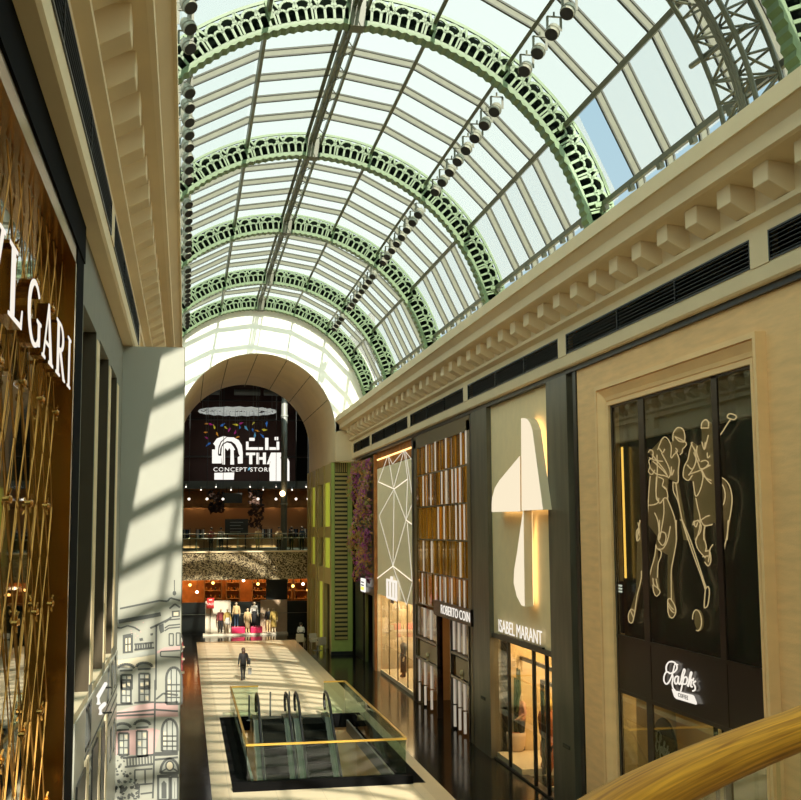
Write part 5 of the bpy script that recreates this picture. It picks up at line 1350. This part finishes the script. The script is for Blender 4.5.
# ground floor shop display under the glitter band
DY = 87.2
t = thing('shop_display', 'low white display step with pale and tan backdrop panels for mannequins', 'display stand', (4.3, 86.8, 0))
a, c = F_(203, 636, 86.3), F_(288, 636, 86.3)
g = MB(); g.box(a.x, c.x, 86.3, 87.35, 0, .12); g.build('step', M['display_light'], t)
a, c = F_(205.5, 601, 87.3), F_(230.5, 634, 87.3); g = MB(); g.box(a.x, c.x, 87.25, 87.39, .12, a.z); g.build('pale_panel', M['display_light'], t)
a, c = F_(260.5, 600, 87.3), F_(287, 634, 87.3); g = MB(); g.box(a.x, c.x, 87.25, 87.39, .12, a.z); g.build('tan_panel', M['display_tan'], t)
g = MB(); g.tube([(-1.4, 87.1, 1.5), (9.4, 87.1, 1.5)], .02, 5); g.build('wire', M['steel'], t)
for i, (x0, x1) in enumerate(((231.5, 244.5), (250.5, 262))):
    a, c = F_(x0, 626.5, 86.9), F_(x1, 632, 86.9)
    t = thing('display_plinth', ['hot pink plinth under the mannequin in blue trousers', 'hot pink plinth under the mannequin in a white top'][i], 'plinth', ((a.x+c.x)/2, 86.9, .12), 'pink plinths')
    g = MB(); g.box(a.x, c.x, 86.55, 87.2, .12, .56); g.build('block', M['pink'], t, bevel=.02); g = MB(); g.box(a.x+.02, c.x-.02, 86.57, 87.18, .56, .575); g.build('top', M['pink'], t)
t = thing('sale_sign', 'red square sale sign on a thin dark pole', 'sign', F_(210.5, 634, 86.6))
a, c = F_(207, 598, 86.6), F_(214, 608.5, 86.6); mx = (a.x+c.x)/2
g = MB(); g.box(a.x, c.x, 86.56, 86.60, c.z, a.z); g.build('plate', M['red'], t)
text_mesh('lettering', 'SALE', .24, text_on_far((mx, 86.55, (a.z+c.z)/2-.06)), M['cl_white'], t, .006)
g = MB(); g.bar((mx-.12, 86.55, a.z-.14), (mx+.12, 86.55, a.z-.14), .01, .06); g.build('small_line', M['cl_white'], t)
g = MB(); g.tube([(mx, 86.62, .12), (mx, 86.62, c.z)], .025, 6); g.lathe((mx, 86.62, .12), [(.2, 0), (.2, .02)], 10); g.build('pole', M['black'], t)
# bottle shelves in the orange room
for i, (x0, x1) in enumerate(((204, 222), (226, 240), (252, 267), (284, 292), (294, 312))):
    a, c = F_(x0, 581, 92.6), F_(x1, 600, 92.6)
    t = thing('bottle_shelf', f'{ORD[i+1]} wooden bottle shelf on the orange wall from the mural end', 'shelf', ((a.x+c.x)/2, 92.6, c.z), 'bottle shelves in the orange room')
    g = MB(); g.box(a.x, a.x+.06, 92.4, 92.95, 0, a.z+.4); g.box(c.x-.06, c.x, 92.4, 92.95, 0, a.z+.4); g.build('upright', M['shelfwood'], t)
    for j in range(3):
        z = c.z+.1+j*(a.z-c.z)/2.4
        g = MB(); g.box(a.x, c.x, 92.4, 92.95, z, z+.05); g.build('board', M['shelfwood'], t)
        n_ = 4
        for k in range(n_):
            x = a.x+.2+(c.x-a.x-.4)*k/(n_-1)
            b_ = MB(); h = .26+.06*((k+j) % 2); b_.lathe((x, 92.6, z+.05), [(.06, 0), (.06, h*.6), (.025, h*.78), (.025, h)], 7)
            o = b_.build('bottle', M['bottle' if (k+j) % 3 else 'bottled']); tag(o, f'small bottle on the {ORD[i+1]} shelf of the orange room, {["lower", "middle", "upper"][j]} board', 'bottle', 'bottles in the orange room')
for i, (x, y, m_) in enumerate(((190, 585, 'orangelamp'), (213, 583, 'orangelamp'), (243.5, 580.5, 'warmlamp'), (258, 584, 'orangelamp'), (272, 590, 'warmlamp'), (293, 586, 'orangelamp'), (303, 584, 'warmlamp'), (308, 590, 'orangelamp'), (197, 592, 'warmlamp'))):
    p = F_(x, y, 90.5)
    t = thing('pendant_lamp', f'{ORD[i+1]} small glowing pendant in the orange room from the mural end', 'lamp', p, 'pendants in the orange room')
    g = MB(); g.ball(p, .11, n=8); g.build('bulb', M[m_], t); g = MB(); g.tube([p, (p.x, p.y, 5.85)], .015, 4); g.build('cord', M['black'], t)
# ================================================================ PEOPLE AND MANNEQUINS
def figure(name, label, cat, loc, h, rot, top, trousers, shoes, skin, hair='hair', hairlen=.0, pose='stand', coat=None, skirt=None, group=None, headless=False, arm_out=0.0, bald=False):
    """one continuous body (skin surface over a posed skeleton), facing local +Y; clothing and hair are its children"""
    bmx = bmesh.new(); V = []; rad = []; E = []
    def v(p, r, r2=None): V.append(p); rad.append((r, r2 or r)); return len(V)-1
    def link(a, c): E.append((a, c))
    sit = pose == 'sit'; st = .10 if pose == 'walk' else .0
    pel = v((0, 0, .525), .082, .062); spn = v((0, 0, .62), .070, .055); chs = v((0, .003, .735), .088, .062); nkb = v((0, -.004, .815), .050, .042); nk = v((0, 0, .850), .030, .030)
    for a, c in ((pel, spn), (spn, chs), (chs, nkb), (nkb, nk)): link(a, c)
    if not headless:
        jaw = v((0, .012, .885), .040, .044); hd = v((0, .004, .930), .052, .060); tp = v((0, -.004, .972), .036, .042); ns = v((0, .068, .918), .008); 
        link(nk, jaw); link(jaw, hd); link(hd, tp); link(hd, ns)
    for s in (-1, 1):
        sh = v((s*.100, -.002, .795), .042); bend = arm_out if s > 0 else arm_out*.6
        el = v((s*(.132+bend*.2), -.02, .635), .029); wr = v((s*(.140-bend*.3), .03+bend*.5, .490+bend*.35), .019); pm = v((s*(.140-bend*.35), .045+bend*.55, .445+bend*.38), .022, .012)
        if sit: V[wr] = (s*.08, .16, .60); V[pm] = (s*.05, .20, .61)
        link(chs, sh); link(sh, el); link(el, wr); link(wr, pm)
        b0 = Vector(V[pm])
        dn = Vector((0, .2, -1)).normalized() if not sit else Vector((0, 1, 0))
        for k, (dx, L) in enumerate(((-.014, .036), (-.005, .042), (.005, .039), (.013, .030))):
            f1 = v(tuple(b0+Vector((s*.002, dx, 0))+dn*.022), .0055); f2 = v(tuple(b0+Vector((s*.001, dx*1.15+.004, 0))+dn*(.022+L)), .0045); link(pm, f1); link(f1, f2)
        th = v(tuple(b0+Vector((0, .022, .006))), .006); th2 = v(tuple(b0+Vector((-s*.006, .032, -.018))), .005); link(pm, th); link(th, th2)
        hip = v((s*.048, 0, .485), .062); fw = st*s
        if sit: kn = v((s*.065, .23, .50), .042); an = v((s*.065, .22, .285), .026); to = v((s*.07, .30, .262), .022); hl = v((s*.065, .20, .262), .022)
        else: kn = v((s*.052, .012+fw*.55, .275), .040); an = v((s*.050, fw-.012, .055), .026); to = v((s*.060, fw+.075, .020), .022); hl = v((s*.050, fw-.03, .022), .024)
        link(pel, hip); link(hip, kn); link(kn, an); link(an, to); link(an, hl)
    me = bpy.data.meshes.new(name); me.from_pydata([Vector(p)*h for p in V], E, []); o = bpy.data.objects.new('tmp_body', me); COL.objects.link(o)
    sk = o.modifiers.new('skin', 'SKIN'); sk.use_smooth_shade = True
    if not me.skin_vertices: me.skin_vertices.new() if hasattr(me.skin_vertices, 'new') else None
    for i, sv in enumerate(me.skin_vertices[0].data): sv.radius = (rad[i][0]*h, rad[i][1]*h); sv.use_root = (i == 0)
    ss = o.modifiers.new('sub', 'SUBSURF'); ss.levels = 1; ss.render_levels = 1
    dg = bpy.context.evaluated_depsgraph_get(); bme = bpy.data.meshes.new_from_object(o.evaluated_get(dg)); bpy.data.objects.remove(o); bpy.data.meshes.remove(me)
    bme.name = 'body'; bme.materials.clear()
    for k in (skin, top, trousers, shoes): bme.materials.append(M[k])
    for p in bme.polygons:
        c = p.center/h; p.use_smooth = True
        legs = c.z < (.53 if not sit else .60) and abs(c.x) < .118 and not (sit and c.y > .12 and c.z > .56)
        if c.z > .838: p.material_index = 0
        elif (abs(c.x) > .108 and c.z < .49+arm_out*.36) or (sit and c.y > .15 and c.z > .57): p.material_index = 0
        elif c.z < (.045 if not sit else .30): p.material_index = 3
        elif legs: p.material_index = 2
        else: p.material_index = 1
    t = bpy.data.objects.new(name, bme); COL.objects.link(t); t.location = loc; t.rotation_euler = (0, 0, rot); tag(t, label, cat, group)
    def child(nm, mats, b):
        bmesh.ops.recalc_face_normals(b.bm, faces=b.bm.faces); m2 = bpy.data.meshes.new(nm); b.bm.to_mesh(m2); b.bm.free(); m2.materials.append(mats)
        for p in m2.polygons: p.use_smooth = True
        c = bpy.data.objects.new(nm, m2); COL.objects.link(c); c.parent = t; return c
    if not headless:
        e = MB()
        for s in (-1, 1): e.ball(Vector((s*.020, .057, .930))*h, .0075*h, n=6)
        child('eyes', M['hairblack'], e)
        e = MB()
        for s in (-1, 1): e.ball(Vector((s*.054, .0, .922))*h, .008*h, .014*h, .018*h, n=6)
        child('ears', M[skin], e)
        e = MB(); e.ball(Vector((0, .060, .895))*h, .016*h, .006*h, .005*h, n=6); child('mouth', M['cl_pink'], e)
        if not bald:
            e = MB(); e.ball(Vector((0, -.014, .945))*h, .060*h, .062*h, .052*h, n=12)
            if hairlen: e.lathe(Vector((0, -.040, .95-hairlen))*h, [(.022*h, 0), (.052*h, hairlen*.25*h), (.060*h, hairlen*.7*h), (.05*h, hairlen*h)], 10, squash=.55)
            child('hair', M[hair], e)
    if coat:
        e = MB(); e.lathe((0, 0, 0), [(.098*h, coat[1]*h), (.094*h, .55*h), (.088*h, .63*h), (.104*h, .73*h), (.10*h, .79*h), (.056*h, .825*h)], 14, squash=.74); child('jacket', M[coat[0]], e)
    if skirt:
        e = MB(); e.lathe((0, 0, 0), [(skirt[2]*h, skirt[1]*h), (.095*h, .48*h), (.082*h, .56*h), (.074*h, .62*h)], 14, squash=.8); child('skirt', M[skirt[0]], e)
    return t

wp = atZ(243, 680.5, .012)
figure('person', 'person in dark jacket and trousers walking alone across the sunlit pale floor', 'person', (wp.x, wp.y, .012), 1.66, .15, 'cl_black', 'cl_black', 'cl_black', 'skin', 'hair', .20, 'walk', coat=('cl_black', .45))
t = thing('shoulder_bag', 'black shoulder bag at the side of the lone walking person', 'bag', (wp.x+.30, wp.y, .85))
g = MB(); g.box(wp.x+.24, wp.x+.36, wp.y-.2, wp.y+.14, .82, 1.12); g.build('body', M['rubber'], t, bevel=.03); g = MB(); g.tube([(wp.x+.30, wp.y-.15, 1.1), (wp.x+.20, wp.y-.02, 1.36), (wp.x+.30, wp.y+.1, 1.1)], .012, 5); g.build('strap', M['rubber'], t)
t = thing('shopping_bag', 'pale grey shopping bag carried by the lone walking person', 'bag', (wp.x+.32, wp.y, .32))
g = MB(); g.hexa([(wp.x+.26, wp.y-.1, .32), (wp.x+.42, wp.y-.1, .32), (wp.x+.42, wp.y+.06, .32), (wp.x+.26, wp.y+.06, .32), (wp.x+.25, wp.y-.1, .62), (wp.x+.43, wp.y-.1, .62), (wp.x+.43, wp.y+.06, .62), (wp.x+.25, wp.y+.06, .62)]); g.build('paper_body', M['bag'], t); g = MB(); g.tube([(wp.x+.27, wp.y, .68), (wp.x+.30, wp.y, .76), (wp.x+.34, wp.y, .76), (wp.x+.40, wp.y, .68)], .008, 5); g.build('handle', M['bag'], t)

# gallery visitors
GYp = 87.0
for x, lab, top, tr, coat, rot in ((257.8, 'person in tan jacket and tan trousers leaning at the gallery balustrade, beside the dark foliage', 'cl_tan', 'cl_tan', ('cl_tan', .42), 2.9), (279, 'person in tan jacket and dark trousers at the gallery balustrade before the steel column', 'cl_tan', 'cl_black', ('cl_tan', .46), 3.3),
        (291.5, 'person in black standing on the gallery just past the steel column', 'cl_black', 'cl_black', ('cl_black', .4), .2), (211, 'person in dark maroon standing on the gallery below the hanging foliage', 'cl_red', 'cl_black', None, .5), (221, 'person in charcoal standing on the gallery in front of the chalkboard edge', 'cl_grey', 'cl_black', None, .0), (302, 'person in navy standing on the gallery near the last clothes rail', 'cl_blue', 'cl_black', None, .4)):
    p = F_(x, 545, GYp)
    figure('person', lab, 'person', (p.x, GYp, 6.1), 1.74, rot, top, tr, 'cl_black', 'skin', 'hairblack', .0, 'stand', coat=coat)
# mannequins of the ground floor display
MZ = .12
for x, Y, z, lab, kw in (
    (220.6, 86.9, MZ, 'ivory mannequin in maroon top and black trousers before the pale panel', dict(top='cl_red', trousers='cl_black', coat=('cl_red', .5))),
    (227.3, 86.7, MZ, 'ivory mannequin in mustard top and pale skirt before the pale panel', dict(top='cl_gold', trousers='manskin', skirt=('cl_white', .36, .11))),
    (236.3, 86.9, .56, 'ivory mannequin in tan jacket and blue trousers on a pink plinth', dict(top='cl_tan', trousers='cl_blue', coat=('cl_tan', .5))),
    (247.6, 86.7, MZ, 'ivory mannequin in a long tan coat between the two pink plinths', dict(top='cl_tan', trousers='cl_tan', coat=('cl_tan', .2))),
    (254.2, 86.9, .56, 'ivory mannequin in white top and black skirt on a pink plinth', dict(top='cl_white', trousers='cl_black', skirt=('cl_black', .12, .13))),
    (268.5, 86.9, MZ, 'ivory mannequin in black jacket before the tan panel', dict(top='cl_black', trousers='cl_tan', coat=('cl_black', .5))),
    (273.8, 86.7, MZ, 'ivory mannequin in a gold dress before the tan panel', dict(top='cl_gold', trousers='manskin', skirt=('cl_gold', .22, .13)))):
    p = F_(x, 620, Y)
    figure('mannequin', lab, 'mannequin', (p.x, Y, z), 1.85, 3.14+.3*sin(x), kw['top'], kw['trousers'], 'manskin', 'manskin', bald=True, coat=kw.get('coat'), skirt=kw.get('skirt'), group='mannequins of the ground floor display')
# boutique mannequins
p = atX(522, 740, 11.15)
figure('mannequin', 'mannequin in dusty pink top and black trousers behind the boutique glass', 'mannequin', (11.15, p.y, .22), 1.95, 1.6, 'cl_pink', 'cl_black', 'cl_black', 'manskin', bald=True, coat=('cl_pink', .52), arm_out=.3)
p = atX(562, 745, 11.0)
figure('mannequin', 'mannequin in black with a mustard bag by the boutique door portal', 'mannequin', (11.0, min(p.y, 32.9), .12), 1.95, 1.4, 'cl_black', 'cl_black', 'cl_black', 'manskin', bald=True, coat=('cl_black', .45), arm_out=.4)
t = thing('hand_bag', 'mustard yellow hand bag held beside the black-dressed boutique mannequin', 'bag', (10.75, min(p.y, 32.9)+.2, .8))
g = MB(); l = t.location; g.box(l.x-.06, l.x+.06, l.y-.18, l.y+.18, .8, 1.1); g.build('body', M['cl_gold'], t, bevel=.02); g = MB(); g.tube([(l.x, l.y-.12, 1.1), (l.x, l.y, 1.28), (l.x, l.y+.12, 1.1)], .012, 5); g.build('handle', M['cl_gold'], t)
p = atX(403.5, 660, 10.9)
figure('mannequin', 'mannequin in long black coat behind the glass of the pale facet shop', 'mannequin', (10.9, p.y, .18), 2.1, 1.7, 'cl_black', 'cl_black', 'cl_black', 'manskin', bald=True, coat=('cl_black', .12))

# ---- cafe seating by the arch, both sides
def chair(loc, rot, label, group, matn='chair'):
    t = thing('cafe_chair', label, 'chair', (0, 0, 0), group)
    g = MB(); g.box(-.25, .25, -.25, .25, .42, .50); g.build('seat', M[matn], t, bevel=.02)
    g = MB(); g.hexa([(-.26, -.27, .46), (.26, -.27, .46), (.26, -.22, .46), (-.26, -.22, .46), (-.25, -.36, .95), (.25, -.36, .95), (.25, -.31, .95), (-.25, -.31, .95)]); g.build('backrest', M[matn], t, bevel=.02)
    for sx in (-1, 1):
        g = MB(); g.hexa([(sx*.25-.03, -.25, .50), (sx*.25+.03, -.25, .50), (sx*.25+.03, .15, .50), (sx*.25-.03, .15, .50), (sx*.25-.03, -.29, .72), (sx*.25+.03, -.29, .72), (sx*.25+.03, .1, .66), (sx*.25-.03, .1, .66)]); g.build('armrest', M[matn], t)
        for sy in (-1, 1):
            g = MB(); g.tube([(sx*.2, sy*.2, .42), (sx*.23, sy*.23, 0)], [.022, .015], 6); g.build('leg', M['chair'], t)
    t.location = loc; t.rotation_euler = (0, 0, rot); return t
def table(loc, label, group):
    t = thing('cafe_table', label, 'table', (0, 0, 0), group)
    g = MB(); g.box(-.4, .4, -.4, .4, .72, .76); g.build('tabletop', M['table'], t, bevel=.01); g = MB(); g.tube([(0, 0, 0), (0, 0, .72)], .035, 8); g.build('column', M['greysteel'], t); g = MB(); g.lathe((0, 0, 0), [(.28, 0), (.28, .02), (.05, .04)], 12); g.build('base', M['greysteel'], t)
    t.location = loc; return t
cx = atZ(321, 652, 0); bx = cx.x
chair((cx.x, cx.y, 0), .1, 'beige cafe chair with its back to the hall, by the lime-green shop', 'cafe chairs by the lime-green shop')
table((cx.x-.1, cx.y+1.0, 0), 'square pale cafe table by the lime-green shop', 'cafe tables')
chair((cx.x-.2, cx.y+2.2, 0), 3.3, 'beige cafe chair on the far side of the table by the lime-green shop', 'cafe chairs by the lime-green shop')
chair((cx.x-1.0, cx.y+2.6, 0), -.3, 'beige cafe chair beside the seated person near the lime-green shop', 'cafe chairs by the lime-green shop')
figure('person', 'person with pale top seated on a cafe chair near the lime-green shop', 'person', (cx.x-1.0, cx.y+2.6, -.02), 1.68, -.3, 'cl_white', 'cl_black', 'cl_black', 'skin', 'hairblack', 0, 'sit')
for i, Y in enumerate((71.0, 64.5, 58.5)):
    nmz = ['third', 'second', 'first'][i]
    table((-.35, Y, 0), f'square cafe table, {nmz} along the mural-side wall toward the arch', 'cafe tables')
    chair((-.35, Y-.95, 0), 0, f'rust cafe chair turned from the viewer at the {nmz} mural-side table', 'cafe chairs on the mural side', 'cl_red')
    chair((-.3, Y+.95, 0), 3.14, f'rust cafe chair facing the viewer at the {nmz} mural-side table', 'cafe chairs on the mural side', 'cl_red')
figure('person', 'person in white shirt seated at the third mural-side cafe table near the arch', 'person', (-.35, 71.0-.95, -.02), 1.75, 0, 'cl_white', 'cl_black', 'cl_black', 'skin', 'hairblack', 0, 'sit')
figure('person', 'person in black seated facing the viewer at the third mural-side cafe table', 'person', (-.3, 71.95, -.02), 1.72, 3.14, 'cl_black', 'cl_black', 'cl_black', 'skin', 'hairblack', .1, 'sit')
figure('person', 'person in grey seated facing the viewer at the second mural-side cafe table', 'person', (-.3, 65.45, -.02), 1.72, 3.14, 'cl_grey', 'cl_black', 'cl_black', 'skin', 'hair', 0, 'sit')
for i, Y in enumerate((71.0, 64.5, 58.5)):
    nmz = ['third', 'second', 'first'][i]
    t = thing('table_lamp', f'small warm candle lamp on the {nmz} mural-side cafe table', 'lamp', (-.3, Y, .76), 'candle lamps on the cafe tables')
    g = MB(); g.lathe((-.3, Y, .76), [(.06, 0), (.02, .04), (.02, .12)], 8); g.build('stand', M['gold'], t); g = MB(); g.ball((-.3, Y, .93), .055, n=8); g.build('bulb', M['orangelamp'], t)

# ================================================================ LIGHT
W = bpy.data.worlds.new('sky'); SC.world = W; W.use_nodes = True
nt = W.node_tree; N = nt.nodes; L = nt.links; bg = N['Background']
tc = N.new('ShaderNodeTexCoord'); sx = N.new('ShaderNodeSeparateXYZ'); L.new(tc.outputs['Generated'], sx.inputs[0])
cr = N.new('ShaderNodeValToRGB'); e = cr.color_ramp.elements
e[0].position = 0.0; e[0].color = (.50, .60, .64, 1); e[1].position = .55; e[1].color = (.29, .49, .59, 1)
L.new(sx.outputs['Z'], cr.inputs['Fac'])
# the sky is brighter on the sun's side
ds = N.new('ShaderNodeVectorMath'); ds.operation = 'DOT_PRODUCT'; ds.inputs[1].default_value = (.094, -.816, .571); L.new(tc.outputs['Generated'], ds.inputs[0])
gl = N.new('ShaderNodeValToRGB'); ge_ = gl.color_ramp.elements; ge_[0].position = .05; ge_[0].color = (1, 1, 1, 1); ge_[1].position = 1.0; ge_[1].color = (8.6, 7.3, 5.8, 1); L.new(ds.outputs['Value'], gl.inputs['Fac'])
mm = N.new('ShaderNodeMixRGB'); mm.blend_type = 'MULTIPLY'; mm.inputs['Fac'].default_value = 1; L.new(cr.outputs[0], mm.inputs[1]); L.new(gl.outputs[0], mm.inputs[2]); L.new(mm.outputs[0], bg.inputs['Color']); bg.inputs['Strength'].default_value = .93
sun = bpy.data.lights.new('sun', 'SUN'); so = bpy.data.objects.new('sun', sun); COL.objects.link(so)
sun.energy = 11.6; sun.angle = radians(.55); sun.color = (1, .94, .82)
so.location = (20, -60, 60)
so.rotation_euler = Vector((-.115, 1, -.70)).to_track_quat('-Z', 'Y').to_euler()
VS = SC.view_settings; VS.view_transform = 'Standard'; VS.look = 'None'; VS.exposure = 0.44; VS.gamma = 1.0; VS.use_curve_mapping = False
SC.cycles.use_denoising = True
SC.cycles.max_bounces = 10; SC.cycles.diffuse_bounces = 5; SC.cycles.glossy_bounces = 4; SC.cycles.transparent_max_bounces = 16; SC.cycles.transmission_bounces = 4
SC.cycles.sample_clamp_indirect = 6.0; SC.cycles.caustics_reflective = False; SC.cycles.caustics_refractive = False
